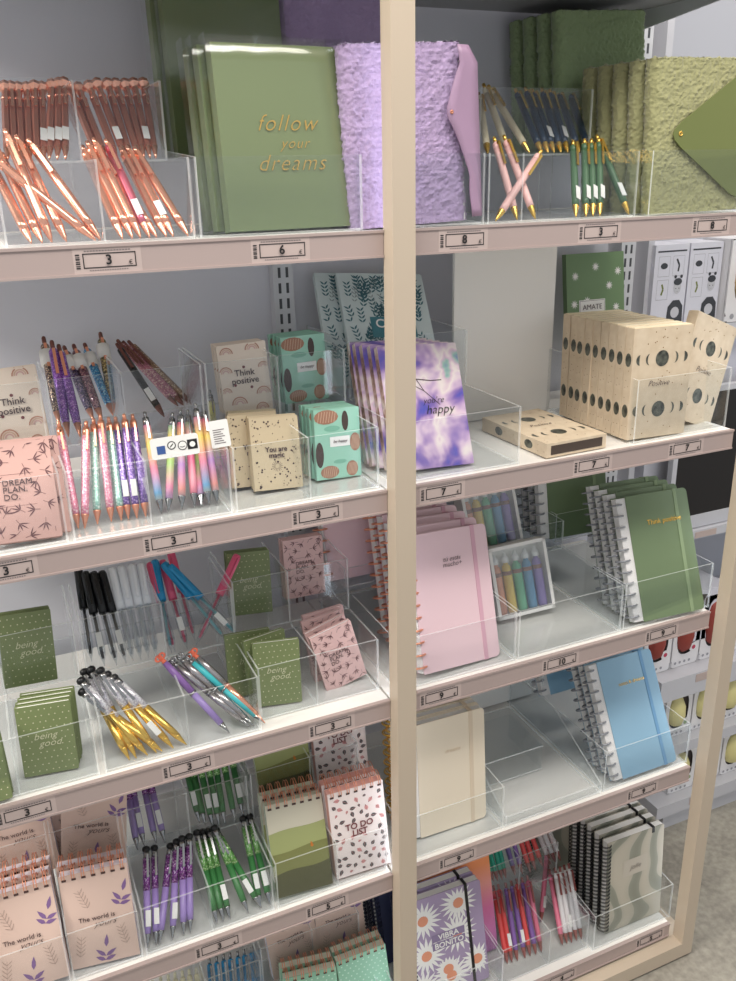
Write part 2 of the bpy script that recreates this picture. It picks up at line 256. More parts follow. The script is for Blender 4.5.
PENS = {   # tip x y z, top x y z (metres from the lens height), type
 'rose_front': [[0.085,0.03,-0.064,0.059,0.112,0.053,0],[0.075,0.03,-0.064,0.049,0.133,0.035,0],[0.064,0.03,-0.064,0.037,0.139,0.028,0],[0.1,0.03,-0.064,0.07,0.119,0.047,0],[0.136,0.03,-0.064,0.081,0.112,0.043,0],[0.131,0.03,-0.064,0.038,0.094,0.027,0],[0.16,0.03,-0.064,0.142,0.134,0.036,0],[0.171,0.03,-0.064,0.147,0.128,0.041,0],[0.18,0.03,-0.064,0.154,0.124,0.044,0],[0.19,0.03,-0.064,0.168,0.126,0.043,1],[0.198,0.03,-0.064,0.157,0.129,0.035,0],[0.209,0.03,-0.064,0.186,0.136,0.033,0],[0.217,0.03,-0.064,0.193,0.134,0.035,0],[0.234,0.03,-0.064,0.201,0.132,0.034,0]],
 'rose_rear': [[0.058,0.13,0.021,0.074,0.242,0.111,0],[0.066,0.13,0.021,0.081,0.243,0.111,0],[0.074,0.13,0.021,0.089,0.243,0.11,0],[0.082,0.13,0.021,0.099,0.243,0.11,0],[0.09,0.13,0.021,0.108,0.241,0.112,0],[0.097,0.13,0.021,0.117,0.242,0.111,0],[0.103,0.13,0.021,0.129,0.238,0.114,0],[0.112,0.13,0.021,0.137,0.237,0.115,0],[0.121,0.13,0.021,0.143,0.237,0.116,0],[0.159,0.13,0.021,0.149,0.243,0.111,0],[0.167,0.13,0.021,0.159,0.243,0.111,0],[0.18,0.13,0.021,0.172,0.241,0.113,0],[0.19,0.13,0.021,0.182,0.239,0.116,0],[0.196,0.13,0.021,0.195,0.239,0.116,0],[0.206,0.13,0.021,0.205,0.239,0.116,0],[0.212,0.13,0.021,0.217,0.239,0.116,0],[0.219,0.13,0.021,0.228,0.238,0.117,0],[0.226,0.13,0.021,0.24,0.237,0.117,0]],
 'glitter_rear': [[0.077,0.227,-0.318,0.079,0.317,-0.21,0],[0.082,0.159,-0.318,0.084,0.241,-0.204,1],[0.096,0.151,-0.318,0.092,0.241,-0.21,1],[0.123,0.226,-0.318,0.106,0.333,-0.229,2],[0.134,0.221,-0.318,0.119,0.326,-0.227,3],[0.152,0.243,-0.318,0.137,0.352,-0.231,4],[0.155,0.25,-0.318,0.161,0.346,-0.216,5],[0.216,0.2,-0.318,0.176,0.298,-0.226,6],[0.247,0.252,-0.318,0.183,0.338,-0.228,7],[0.256,0.247,-0.318,0.19,0.334,-0.23,7],[0.267,0.25,-0.318,0.198,0.335,-0.23,8]],
 'bead_front': [[0.07,0.043,-0.402,0.07,0.12,-0.284,0],[0.077,0.039,-0.402,0.103,0.117,-0.288,0],[0.093,0.046,-0.402,0.113,0.125,-0.288,1],[0.11,0.047,-0.402,0.121,0.12,-0.282,0],[0.122,0.046,-0.402,0.132,0.13,-0.29,1],[0.131,0.047,-0.402,0.141,0.133,-0.291,2],[0.141,0.044,-0.402,0.151,0.123,-0.287,2],[0.152,0.044,-0.402,0.162,0.127,-0.289,2]],
 'rainbow_front': [[0.172,0.046,-0.402,0.178,0.128,-0.288,0],[0.181,0.047,-0.402,0.215,0.132,-0.295,1],[0.199,0.049,-0.402,0.226,0.133,-0.293,2],[0.216,0.051,-0.402,0.237,0.141,-0.296,3],[0.224,0.046,-0.402,0.248,0.154,-0.315,1],[0.234,0.047,-0.402,0.244,0.122,-0.284,0],[0.245,0.047,-0.402,0.256,0.132,-0.291,2],[0.275,0.146,-0.402,0.292,0.236,-0.296,4]],
 'cap_rear': [[0.069,0.155,-0.65,0.076,0.268,-0.55,0],[0.084,0.133,-0.65,0.084,0.246,-0.551,0],[0.1,0.128,-0.65,0.095,0.241,-0.552,0],[0.113,0.128,-0.65,0.107,0.243,-0.554,0],[0.123,0.128,-0.65,0.122,0.241,-0.551,1],[0.134,0.128,-0.65,0.135,0.241,-0.551,1],[0.145,0.128,-0.65,0.151,0.242,-0.552,1],[0.156,0.128,-0.65,0.165,0.243,-0.553,1],[0.183,0.128,-0.65,0.179,0.245,-0.556,3],[0.178,0.128,-0.65,0.186,0.241,-0.551,2],[0.201,0.128,-0.65,0.198,0.245,-0.556,3],[0.217,0.148,-0.65,0.215,0.262,-0.552,3],[0.26,0.128,-0.65,0.194,0.214,-0.546,2],[0.28,0.128,-0.65,0.201,0.204,-0.548,2],[0.215,0.133,-0.65,0.305,0.199,-0.549,3]],
 'gold_front': [[0.09,0.02,-0.734,0.053,0.109,-0.632,0],[0.099,0.02,-0.734,0.062,0.104,-0.628,0],[0.114,0.02,-0.734,0.045,0.083,-0.63,0],[0.126,0.02,-0.734,0.072,0.086,-0.623,0],[0.134,0.02,-0.734,0.043,0.077,-0.644,0],[0.149,0.02,-0.734,0.079,0.084,-0.63,0],[0.167,0.02,-0.734,0.087,0.082,-0.637,0]],
 'charm_front': [[0.228,0.02,-0.734,0.152,0.092,-0.626,0],[0.258,0.02,-0.734,0.167,0.09,-0.637,1],[0.264,0.02,-0.734,0.178,0.092,-0.634,1],[0.28,0.02,-0.734,0.189,0.091,-0.638,2],[0.28,0.02,-0.734,0.198,0.093,-0.632,3]],
 'stylus_front': [[0.079,0.021,-1.063,0.105,0.117,-0.964,0],[0.091,0.02,-1.063,0.118,0.124,-0.973,0],[0.096,0.02,-1.063,0.142,0.115,-0.971,0],[0.115,0.02,-1.063,0.151,0.111,-0.963,0],[0.132,0.02,-1.063,0.159,0.108,-0.957,0],[0.142,0.02,-1.063,0.17,0.107,-0.957,0],[0.183,0.02,-1.063,0.184,0.123,-0.968,1],[0.193,0.02,-1.063,0.194,0.128,-0.974,1],[0.203,0.02,-1.063,0.204,0.129,-0.975,1],[0.232,0.02,-1.063,0.209,0.113,-0.96,1],[0.253,0.02,-1.063,0.211,0.112,-0.966,1],[0.252,0.02,-1.063,0.26,0.125,-0.97,1],[0.267,0.02,-1.063,0.271,0.125,-0.97,1]],
 'stylus_rear': [[0.093,0.13,-0.979,0.098,0.237,-0.889,0],[0.104,0.135,-0.979,0.105,0.245,-0.892,0],[0.122,0.132,-0.979,0.123,0.241,-0.891,0],[0.135,0.128,-0.979,0.131,0.233,-0.886,0],[0.195,0.147,-0.979,0.193,0.251,-0.884,1],[0.202,0.139,-0.979,0.204,0.245,-0.888,1],[0.212,0.131,-0.979,0.216,0.233,-0.882,1],[0.222,0.128,-0.979,0.231,0.235,-0.888,1],[0.231,0.128,-0.979,0.244,0.232,-0.885,1],[0.248,0.128,-0.979,0.256,0.231,-0.884,1],[0.263,0.134,-0.979,0.271,0.237,-0.884,1]],
 'blue_low': [[0.18,0.129,-1.449,0.2,0.236,-1.36,0],[0.193,0.127,-1.449,0.212,0.228,-1.354,0],[0.205,0.126,-1.449,0.225,0.227,-1.354,0],[0.217,0.124,-1.449,0.237,0.225,-1.354,0],[0.23,0.122,-1.449,0.251,0.223,-1.354,0],[0.242,0.121,-1.449,0.263,0.222,-1.354,0],[0.256,0.12,-1.449,0.277,0.22,-1.353,0]],
 'cream_low': [[0.077,0.125,-1.449,0.095,0.227,-1.355,0],[0.091,0.128,-1.449,0.11,0.235,-1.361,0],[0.104,0.126,-1.449,0.123,0.228,-1.355,0],[0.116,0.125,-1.449,0.135,0.227,-1.354,0],[0.129,0.123,-1.449,0.148,0.225,-1.354,0],[0.14,0.121,-1.449,0.16,0.223,-1.354,0],[0.153,0.119,-1.449,0.173,0.221,-1.354,0]],
 'cream_rear': [[0.693,0.13,0.021,0.736,0.231,0.108,0],[0.728,0.13,0.021,0.742,0.228,0.12,0],[0.763,0.13,0.021,0.752,0.23,0.118,0],[0.784,0.13,0.021,0.802,0.233,0.114,1],[0.795,0.13,0.021,0.818,0.23,0.116,1],[0.806,0.13,0.021,0.831,0.231,0.114,1],[0.818,0.13,0.021,0.847,0.229,0.115,1],[0.83,0.13,0.021,0.862,0.229,0.114,1],[0.851,0.13,0.021,0.879,0.232,0.113,1],[0.869,0.13,0.021,0.9,0.231,0.112,1]],
 'pink_front': [[0.68,0.03,-0.064,0.696,0.12,0.042,0],[0.709,0.03,-0.064,0.711,0.119,0.045,0],[0.646,0.03,-0.064,0.746,0.075,0.024,0],[0.776,0.03,-0.064,0.826,0.114,0.037,1],[0.793,0.03,-0.064,0.844,0.111,0.039,1],[0.805,0.03,-0.064,0.856,0.111,0.039,1],[0.817,0.03,-0.064,0.868,0.109,0.04,1],[0.868,0.03,-0.064,0.871,0.119,0.044,1]],
 'sticker_front': [[0.737,0.055,-1.449,0.762,0.153,-1.351,0],[0.747,0.054,-1.449,0.772,0.151,-1.351,0],[0.758,0.052,-1.449,0.787,0.147,-1.35,1],[0.775,0.051,-1.449,0.801,0.148,-1.351,1],[0.787,0.051,-1.449,0.813,0.147,-1.351,0],[0.799,0.049,-1.449,0.825,0.145,-1.351,1],[0.812,0.049,-1.449,0.841,0.15,-1.356,2],[0.853,0.11,-1.449,0.913,0.182,-1.345,2],[0.859,0.045,-1.449,0.895,0.148,-1.361,2],[0.869,0.044,-1.449,0.9,0.137,-1.349,3],[0.879,0.042,-1.449,0.911,0.136,-1.349,3],[0.891,0.042,-1.449,0.926,0.141,-1.356,3],[0.902,0.041,-1.449,0.932,0.134,-1.349,3]],
 'sticker_rear': [[0.776,0.172,-1.365,0.777,0.271,-1.265,4],[0.784,0.169,-1.365,0.791,0.265,-1.263,4],[0.794,0.168,-1.365,0.807,0.262,-1.262,4],[0.803,0.168,-1.365,0.817,0.261,-1.262,4],[0.824,0.166,-1.365,0.839,0.271,-1.273,1],[0.84,0.164,-1.365,0.848,0.26,-1.263,1],[0.857,0.16,-1.365,0.863,0.257,-1.264,0],[0.87,0.16,-1.365,0.876,0.257,-1.264,0],[0.889,0.162,-1.365,0.889,0.261,-1.266,0],[0.908,0.161,-1.365,0.91,0.269,-1.276,3],[0.92,0.161,-1.365,0.917,0.261,-1.267,3],[0.932,0.16,-1.365,0.938,0.269,-1.277,3]],
}

Z = {1: GZ-.0675, 2: GZ-.4055, 3: GZ-.7376, 4: GZ-1.0666, 5: GZ-1.4526}
# ---------------------------------------------------------------- structure
def grey_floor():
    m = bpy.data.materials.new('grey_concrete'); m.use_nodes = True; n = m.node_tree.nodes; l = m.node_tree.links; b = n['Principled BSDF']
    tc = n.new('ShaderNodeTexCoord')
    t1 = n.new('ShaderNodeTexNoise'); t1.inputs['Scale'].default_value = 6; t1.inputs['Detail'].default_value = 8; l.new(tc.outputs['Object'], t1.inputs['Vector'])
    t2 = n.new('ShaderNodeTexNoise'); t2.inputs['Scale'].default_value = 70; t2.inputs['Detail'].default_value = 4; l.new(tc.outputs['Object'], t2.inputs['Vector'])
    mx = n.new('ShaderNodeMath'); mx.operation = 'MULTIPLY_ADD'; mx.inputs[1].default_value = .45; l.new(t2.outputs[0], mx.inputs[0])
    m2 = n.new('ShaderNodeMath'); m2.operation = 'MULTIPLY'; m2.inputs[1].default_value = .55; l.new(t1.outputs[0], m2.inputs[0]); l.new(m2.outputs[0], mx.inputs[2])
    r = n.new('ShaderNodeValToRGB'); e = r.color_ramp.elements
    e[0].position = .32; e[0].color = (*srgb((.47, .45, .42)), 1); e[1].position = .68; e[1].color = (*srgb((.70, .68, .63)), 1)
    l.new(mx.outputs[0], r.inputs[0]); l.new(r.outputs[0], b.inputs['Base Color']); b.inputs['Roughness'].default_value = .45
    return m
fl = put('floor', MB().box(-3, 5, -3, 4, -.05, 0), grey_floor()); fl['kind'] = 'structure'
wb = put('wall_back', MB().box(-3, 5, .9, 1.0, 0, 3.2), mat('shop_wall', (196, 196, 200), .7)); wb['kind'] = 'structure'
ce = put('ceiling', MB().box(-3, 5, -3, 4, 3.2, 3.25), mat('shop_ceiling', (225, 222, 216), .8)); ce['kind'] = 'structure'
# display shelving frame
PL, PR, RL, RR, PF = .4672, .4978, 1.1045, 1.1329, -.027
fr = thing('shelving_frame', 'cream painted open shelving frame with grey back panels and slotted uprights', 'shelving')
for x0, x1 in ((PL, PR), (RL, RR), (PL-.637, PR-.637)): put('post', MB().box(x0, x1, PF, 0, .04, 2.3), FRAME, fr)
put('base_plank', MB().box(PL-.637, RR, PF, .39, .005, .04), FRAME, fr)
for x in (PL, RL): put('light_strip', MB().box(x+.009, x+.020, 0, .003, .05, 1.76), mat('led_strip', (235, 244, 255), .5, emit=5), fr)
for x0, x1 in ((-.17, .44), (.47, 1.115)): put('back_panel', MB().box(x0, x1, .375, .39, .04, 2.2), BACK, fr)
for cx in (.455, 1.148, -.185):
    m = MB().box(cx-.017, cx+.017, .355, .392, .04, 2.2)
    z = .1
    while z < 2.1:
        for dx in (-.0065, .0065): m.box(cx+dx-.0022, cx+dx+.0022, .3544, .356, z, z+.016, 1)
        z += .0245
    put('slotted_upright', m, [mat('upright_metal', (205, 206, 210), .4), SLOT], fr)
# ---------------------------------------------------------------- shelves with price rails
def price_tag(parent, x, z, num, lbl):
    p = MB().box(-.036, .036, 0, .0006, -.0135, .0135)
    for x0, x1, z0, z1 in ((-.026, .030, .0068, .0078), (-.026, .030, -.0078, -.0068), (-.026, -.025, -.0078, .0078), (.029, .030, -.0078, .0078)):
        p.box(x0, x1, -.0004, 0, z0, z1, 1)
    for k in range(7): p.box(-.0335, -.0292, -.0004, 0, -.008+k*.0023, -.008+k*.0023+(.0009 if k % 2 else .0014), 1)
    for k in range(16): p.box(-.024+k*.0031, -.0218+k*.0031, -.0003, 0, .0096, .0108, 2); p.box(-.02+k*.0026, -.0184+k*.0026, -.0003, 0, -.0106, -.0096, 2)
    o = put('price_tag', p, [TAGPAPER, BLACK, mat('small_print', (120, 110, 110), .6)], parent, loc=(x, -.0022, z))
    lettering(o, num, .0145, BLACK, .001, 0, name='price_number', off=.0003); lettering(o, '€', .0068, BLACK, .024, -.0035, name='euro_sign')
def shelf(k, x0, x1, tags, label, deep=.355):
    z = Z[k]; t = thing('shelf', label, 'shelf', (x0, 0, z)); W = x1-x0
    put('board', MB().box(0, W, .004, deep, -.018, 0), SHELF, t)
    r = MB().box(0, W, -.002, .004, -.0316, .0005).box(0, W, -.0035, 0, -.0316, -.0290).box(0, W, -.0035, 0, -.0022, .001)
    put('price_rail', r, RAIL, t)
    for x in (.002, W-.005): put('side_bracket', MB().prism_x([(.01, -.018), (deep, -.05), (deep, -.018)], x, x+.003), SHELF, t)
    for xx, n in tags: price_tag(t, xx-x0, -.0158, n, '')
    return t
LX0, LX1, RX0, RX1 = -.168, .4665, .4700, 1.0902
shelf(1, LX0, LX1, [(.137, '3'), (.334, '6')], 'white shelf of the left bay carrying rose gold pens, rail priced 3 and 6')
shelf(2, LX0, LX1, [(-.019, '3'), (.174, '3'), (.365, '3')], 'white left bay shelf carrying glitter, beaded and rainbow pens')
shelf(3, LX0, LX1, [(-.045, '3'), (.163, '3'), (.373, '3')], 'white left bay shelf carrying dotted green notebooks and gold pens')
shelf(4, LX0, LX1, [(.178, '3'), (.353, '5')], 'white left bay shelf carrying spiral notepads and purple and green stylus pens')
shelf(5, LX0, LX1, [(.1, '3'), (.36, '5')], 'lowest white left bay shelf carrying blue pens and mint notepads')
shelf(1, RX0, RX1, [(.579, '8'), (.793, '3'), (.993, '8')], 'white top shelf of the right bay carrying fleece notebooks, rail priced 8 3 8')
shelf(2, RX0, RX1, [(.552, '7'), (.81, '7'), (.992, '7')], 'white right bay shelf carrying moon phase boxes, rail priced 7 7 7')
shelf(3, RX0, RX1, [(.552, '9'), (.774, '10'), (.984, '9')], 'white right bay shelf carrying pink and green disc notebooks, rail priced 9 10 9')
shelf(4, RX0, RX1, [(.588, '9'), (.979, '9')], 'white right bay shelf carrying cream and blue notebooks, rail priced 9 and 9')
shelf(5, RX0, RX1, [(.823, '4'), (1.041, '5')], 'lowest right bay shelf carrying daisy notebook and marbled spiral notebooks')
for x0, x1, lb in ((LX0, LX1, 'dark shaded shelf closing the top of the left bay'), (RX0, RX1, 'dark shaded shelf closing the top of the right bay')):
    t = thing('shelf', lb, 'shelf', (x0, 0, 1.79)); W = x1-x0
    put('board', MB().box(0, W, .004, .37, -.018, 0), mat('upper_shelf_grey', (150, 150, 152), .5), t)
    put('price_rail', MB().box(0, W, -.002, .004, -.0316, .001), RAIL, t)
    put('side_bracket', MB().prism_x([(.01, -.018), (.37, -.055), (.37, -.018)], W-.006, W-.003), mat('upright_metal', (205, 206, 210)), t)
# ---------------------------------------------------------------- acrylic trays
def tray(k, x0, x1, label, y0=.01, div=(), d1=.11, h1=.086, d2=.235, h2=.172, tiers=2):
    t = thing('acrylic_tray', label, 'tray', (x0, y0, Z[k]+.0012)); W = x1-x0; th = .0024
    def panel(nm, x0, x1, y0, y1, z0, z1, thin):
        """clear faces, frosty edges"""
        v = [(x0,y0,z0),(x1,y0,z0),(x1,y1,z0),(x0,y1,z0),(x0,y0,z1),(x1,y0,z1),(x1,y1,z1),(x0,y1,z1)]
        F = [((0,3,2,1),'z'),((4,5,6,7),'z'),((0,1,5,4),'y'),((1,2,6,5),'x'),((2,3,7,6),'y'),((3,0,4,7),'x')]
        m = MB()
        for f, a in F: m.add(v, [f], 0 if a == thin else 1)
        return put(nm, m, [ACR, ACE], t)
    panel('front_pane', th, W-th, 0, th, th, h1, 'y')
    panel('floor_pane', th, W-th, th, d2, 0, th, 'z')
    if tiers == 2:
        panel('riser_pane', th, W-th, d1, d1+th, h1, h2, 'y'); panel('riser_floor', th, W-th, d1+th, d2, h1-th, h1, 'z')
        side = [(0, 0), (d2, 0), (d2, h2), (d1, h2), (d1, h1), (0, h1)]
    else: side = [(0, 0), (d2, 0), (d2, h2), (d1, h2), (0, h1)]
    for x in (0, W-th): put('side_pane', MB().prism_x(side, x, x+th, 0, 1), [ACR, ACE], t)
    for x in div: put('divider', MB().prism_x([(a, b+.002) if b == 0 else (a, b-.001) for a, b in side], x-x0, x-x0+th, 0, 1), [ACR, ACE], t)
    return t
tray(1, -.16, .028, 'clear acrylic tray at the left edge of the rose gold pen shelf')
tray(1, .037, .238, 'clear two-tier acrylic tray holding the rose gold pens', div=(.137,))
tray(1, .243, .445, 'clear acrylic tray holding the sleeved green binders', tiers=1, d1=.2, h2=.1)
tray(2, -.145, .055, 'clear two-tier acrylic tray holding pink bamboo and rainbow notebooks')
tray(2, .061, .256, 'clear two-tier acrylic tray holding glitter, beaded and rainbow pens', div=(.152,))
tray(2, .260, .461, 'clear two-tier acrylic tray holding star pattern and mint notebooks', div=(.360,))
tray(3, -.155, .050, 'clear two-tier acrylic tray of dotted green notebooks at left edge', div=(-.05,))
tray(3, .057, .272, 'clear two-tier acrylic tray holding capped pens and gold pens', div=(.168,))
tray(3, .277, .464, 'clear acrylic tray of dotted green and pink bamboo notebooks near the middle post', y0=.03, div=(.363,))
tray(4, -.14, -.03, 'clear acrylic tray at lower left edge holding flowered notepads')
tray(4, -.027, .071, 'clear acrylic tray holding the second column of flowered notepads')
tray(4, .075, .271, 'clear two-tier acrylic tray holding purple and green stylus pens', div=(.173,))
tray(4, .276, .464, 'clear acrylic tray holding green field pads and to do list pads', div=(.376,))
tray(5, .06, .268, 'clear acrylic tray holding cream and blue pens at the bottom', div=(.17,))
tray(5, .274, .464, 'clear acrylic tray holding mint dotted notepads at the bottom', y0=.03, div=(.37,))
tray(1, .485, .616, 'clear acrylic tray in front of the lavender fleece notebook', tiers=1, d1=.2, h2=.1)
tray(1, .621, .862, 'clear two-tier acrylic tray holding cream, navy, pink and green pens', div=(.672,))
tray(1, .884, 1.086, 'clear acrylic tray in front of the olive fleece notebooks', tiers=1, d1=.2, h2=.1)
tray(2, .485, .686, 'clear acrylic tray holding the purple watercolour notebooks', d1=.155, d2=.33)
tray(2, .894, 1.083, 'clear acrylic tray holding the row of moon phase boxes', tiers=1, d1=.19, d2=.23, h2=.11, h1=.1)
tray(3, .485, .694, 'clear acrylic tray holding the pink disc notebooks', d1=.2, d2=.33, h2=.12)
tray(3, .698, .903, 'clear two-tier acrylic tray holding the pastel spray sets', d1=.17, d2=.33, h2=.14)
tray(3, .907, 1.098, 'clear acrylic tray holding the green disc notebooks', d1=.2, d2=.33, h2=.14)
tray(4, .485, .684, 'clear acrylic tray holding the cream notebooks', d1=.15, d2=.3, h2=.09, tiers=1)
tray(4, .688, .892, 'empty clear acrylic tray between the cream and blue notebooks', d1=.15, d2=.3, h1=.02, h2=.09, tiers=1)
rz = thing('acrylic_riser', 'low clear acrylic riser standing inside the empty tray', 'riser', (.702, .11, Z[4]+.005))
put('top_pane', MB().box(0, .13, 0, .11, .05, .0524), ACR, rz); put('front_pane', MB().box(0, .13, 0, .0024, 0, .05), ACR, rz)
for x in (0, .1276): put('side_pane', MB().box(x, x+.0024, .0024, .11, 0, .05), ACR, rz)
put('edge_strip', MB().box(0, .13, -.0006, 0, .0498, .0524).box(0, .13, -.0006, 0, 0, .0015), ACE, rz)
tray(4, .896, 1.093, 'clear acrylic tray holding the blue disc notebooks', d1=.2, d2=.33, h2=.14)
tray(5, .485, .697, 'clear acrylic tray in front of the daisy notebook', tiers=1, d1=.2, h2=.1)
tray(5, .701, .900, 'clear two-tier acrylic tray holding red, purple and white sticker pens', div=(.807,), y0=.02)
tray(5, .905, 1.1, 'clear acrylic tray holding the marbled spiral notebooks', tiers=1, d1=.2, h2=.1)
# ---------------------------------------------------------------- pens
def strut(typ):
    """typ -> list of (part name, MB, mats); pen stands on its tip along +z, clip towards -y"""
    return typ
def band(prof_r, z0, z1): return [(prof_r, z0), (prof_r, z1)]
PEN = {}
def pen_parts(key):
    if key in PEN: return PEN[key]
    kind, a, b, c, L, extra = key; parts = []
    fat = {'click': 1.22, 'crown': 1.2, 'beaded': 1.12, 'stylus': 1.22, 'cap': 1.25, 'charm': 1.25, 'glitter': 1.0}[kind]
    def P(nm, mb, mats):
        mb.v = [(x*fat, y*fat, z) for x, y, z in mb.v]; parts.append((nm, mb.mesh(nm, mats if isinstance(mats, list) else [mats])))
    A, B, C = (M[x] for x in (a, b, c))
    if kind == 'click':                      # tapered metal tip, barrel, clip, push button
        P('tip', MB().lathe([(.0006, 0), (.001, .002), (.0022, .006), (.0038, .018), (.0040, .019)]), C)
        P('barrel', MB().lathe([(.0040, .0192), (.0042, .03), (.0043, L*.55), (.0042, L-.022)]), A)
        P('upper_barrel', MB().lathe([(.0042, L-.0219), (.0040, L-.012), (.003, L-.0105)]), B)
        P('push_button', MB().lathe([(.0022, L-.0104), (.0022, L-.001), (.0016, L)]), C)
        P('clip', MB().box(-.0016, .0016, -.0068, -.0058, L-.052, L-.013).box(-.0016, .0016, -.0066, -.003, L-.016, L-.013), C)
    elif kind == 'crown':                    # thin faceted metal pen with a diamond shaped crown
        P('tip', MB().lathe([(.0006, 0), (.0016, .006), (.0036, .02)]), C)
        P('barrel', MB().lathe([(.0036, .0202), (.0039, .06), (.0039, L-.03)], 6, flat=True), A)
        P('grip_band', MB().lathe([(.0042, L-.0298), (.0042, L-.026), (.0036, L-.0255), (.0034, L-.012)]), B)
        P('crown', MB().lathe([(.0022, L-.0119), (.0070, L-.006), (.0056, L+.002), (.0030, L+.004)], 7, flat=True), C)
        P('clip', MB().box(-.0014, .0014, -.0062, -.0054, L-.05, L-.016).box(-.0014, .0014, -.006, -.003, L-.019, L-.016), C)
    elif kind == 'beaded':                   # patterned barrel with long metal cone and metal clip
        P('tip', MB().lathe([(.0006, 0), (.0012, .003), (.0042, .016), (.0044, .0175)]), C)
        P('barrel', MB().lathe([(.0043, .0177), (.0046, .03)]+[(.0046+.0002*((i % 2)*2-1), .032+i*.0035) for i in range(int((L-.055)/.0035))]+[(.0043, L-.02)]), A)
        P('upper_barrel', MB().lathe([(.0042, L-.0198), (.0038, L-.009)]), C)
        P('push_button', MB().lathe([(.0022, L-.0088), (.0021, L-.001), (.0014, L)]), C)
        P('clip', MB().box(-.0011, .0011, -.007, -.006, L-.040, L-.014).box(-.0011, .0011, -.007, -.003, L-.017, L-.014), B)
    elif kind == 'glitter':                  # chunky glitter barrel with a white paper sleeve
        P('tip', MB().lathe([(.0007, 0), (.0014, .003), (.005, .02)]), C)
        P('barrel', MB().lathe([(.005, .0202), (.0062, .04), (.0065, .09), (.0062, L-.016), (.0040, L-.012)], 14), A)
        P('push_button', MB().lathe([(.0030, L-.0118), (.0030, L-.002), (.0022, L)]), M['brown_metal'])
        P('clip', MB().box(-.002, .002, -.0095, -.008, L-.052, L-.015).box(-.002, .002, -.009, -.004, L-.019, L-.015), C)
        if extra: P('paper_sleeve', MB().lathe([(.0098, L-.046), (.0098, L-.024)], 14), WHITE)
    elif kind == 'cap':                      # clear ink barrel under a long cap
        P('tip', MB().lathe([(.0005, 0), (.0008, .005), (.0022, .010), (.0040, .020)]), BODY)
        P('barrel', MB().lathe([(.0041, .0202), (.0044, .03), (.0044, L*.56)]), BODY)
        P('ink_tube', MB().lathe([(.0014, .012), (.0018, .02), (.0018, L*.56)], 8), C)
        P('cap', MB().lathe([(.0052, L*.55), (.0052, L-.004), (.0042, L)]), A)
        P('clip', MB().box(-.0014, .0014, -.008, -.0068, L*.62, L-.006).box(-.0014, .0014, -.0075, -.004, L-.010, L-.006), A)
    elif kind == 'stylus':                   # crystal filled upper half, rubber ball on top
        P('tip', MB().lathe([(.0006, 0), (.001, .003), (.0036, .017), (.0038, .0185)]), C)
        P('barrel', MB().lathe([(.0039, .0187), (.0043, .03), (.0043, L*.55)]), A)
        P('crystal_barrel', MB().lathe([(.0046, L*.551), (.0047, L-.018)], 12), B)
        P('collar', MB().lathe([(.004, L-.0179), (.0042, L-.009)]), STEEL)
        P('rubber_tip', MB().lathe([(.0040, L-.0088), (.0052, L-.006), (.0046, L-.002), (.002, L)]), BLKP)
        P('clip', MB().box(-.0014, .0014, -.0068, -.0058, L-.045, L-.012).box(-.0014, .0014, -.0066, -.003, L-.015, L-.012), STEEL)
    elif kind == 'charm':                    # slim pen with a ring charm on top
        P('tip', MB().lathe([(.0006, 0), (.001, .004), (.0034, .018)]), C)
        P('barrel', MB().lathe([(.0036, .0182), (.0040, .05), (.0040, L*.5)]), A)
        P('middle_ring', MB().lathe([(.0045, L*.501), (.0045, L*.52)]), C)
        P('upper_barrel', MB().lathe([(.0040, L*.521), (.0042, L*.75), (.0034, L-.016)]), B)
        P('heart_charm', MB().torus((-.0022, 0, L-.006), .0036, .0014, 'y', 12).torus((.0022, 0, L-.006), .0036, .0014, 'y', 12).lathe([(.003, L-.0158), (.0022, L-.010)]), M['coral_charm'] if extra else C)
    if kind in ('click', 'beaded', 'stylus', 'crown', 'cap') and extra:
        P('sticker_label', MB().box(-.0032, .0032, -.0052, -.0046, .028, .050), WHITE)
    PEN[key] = parts; return parts
def place_pen(name, key, d, label, group):
    tip = Vector(d[:3]); tip.z += GZ; top = Vector(d[3:6]); top.z += GZ
    z = (top-tip).normalized(); y = Vector((0, 1, 0)) - z*z.y; y.normalize(); x = y.cross(z)
    mt = Matrix((x, y, z)).transposed().to_4x4(); mt.translation = tip
    o = bpy.data.objects.new(name, None); COL.objects.link(o); o.matrix_world = mt; tag(o, label, 'pen', group); o.empty_display_size = .01
    for nm, me in pen_parts(key): link(nm, me, o)
    return o
def glit(name, cols, rough=.25):
    n = len(cols); return ramp_mat(name, 'voronoi', 680, [(i/n, c) for i, c in enumerate(cols)], rough, .35, interp='CONSTANT', coat=.4)
mat('brown_metal', (120, 78, 70), .3, .7); mat('coral_charm', (240, 120, 90), .3)
glit('brown_glitter', [(52, 40, 44), (110, 85, 80), (80, 60, 70), (210, 185, 160), (60, 50, 60)])
glit('violet_glitter', [(112, 60, 150), (150, 90, 190), (120, 70, 160), (190, 140, 220)])
glit('indigo_glitter', [(52, 44, 66), (90, 76, 120), (150, 130, 150), (60, 50, 76)])
glit('plum_glitter', [(78, 46, 66), (120, 70, 90), (170, 130, 130), (90, 60, 80)])
glit('blue_glitter', [(40, 130, 190), (80, 170, 220), (30, 110, 170), (170, 220, 240)])
glit('bronze_glitter', [(60, 54, 44), (150, 125, 70), (90, 80, 56), (220, 200, 140)])
glit('pink_glitter', [(150, 80, 100), (190, 130, 140), (170, 96, 120), (225, 190, 180)])
glit('taupe_glitter', [(120, 90, 76), (160, 130, 100), (140, 110, 90), (210, 190, 160)])
glit('pink_beads', [(232, 150, 172), (240, 175, 190), (222, 135, 160), (250, 214, 218)], .35)
glit('mint_beads', [(160, 205, 190), (184, 222, 206), (150, 195, 180), (222, 240, 230)], .35)
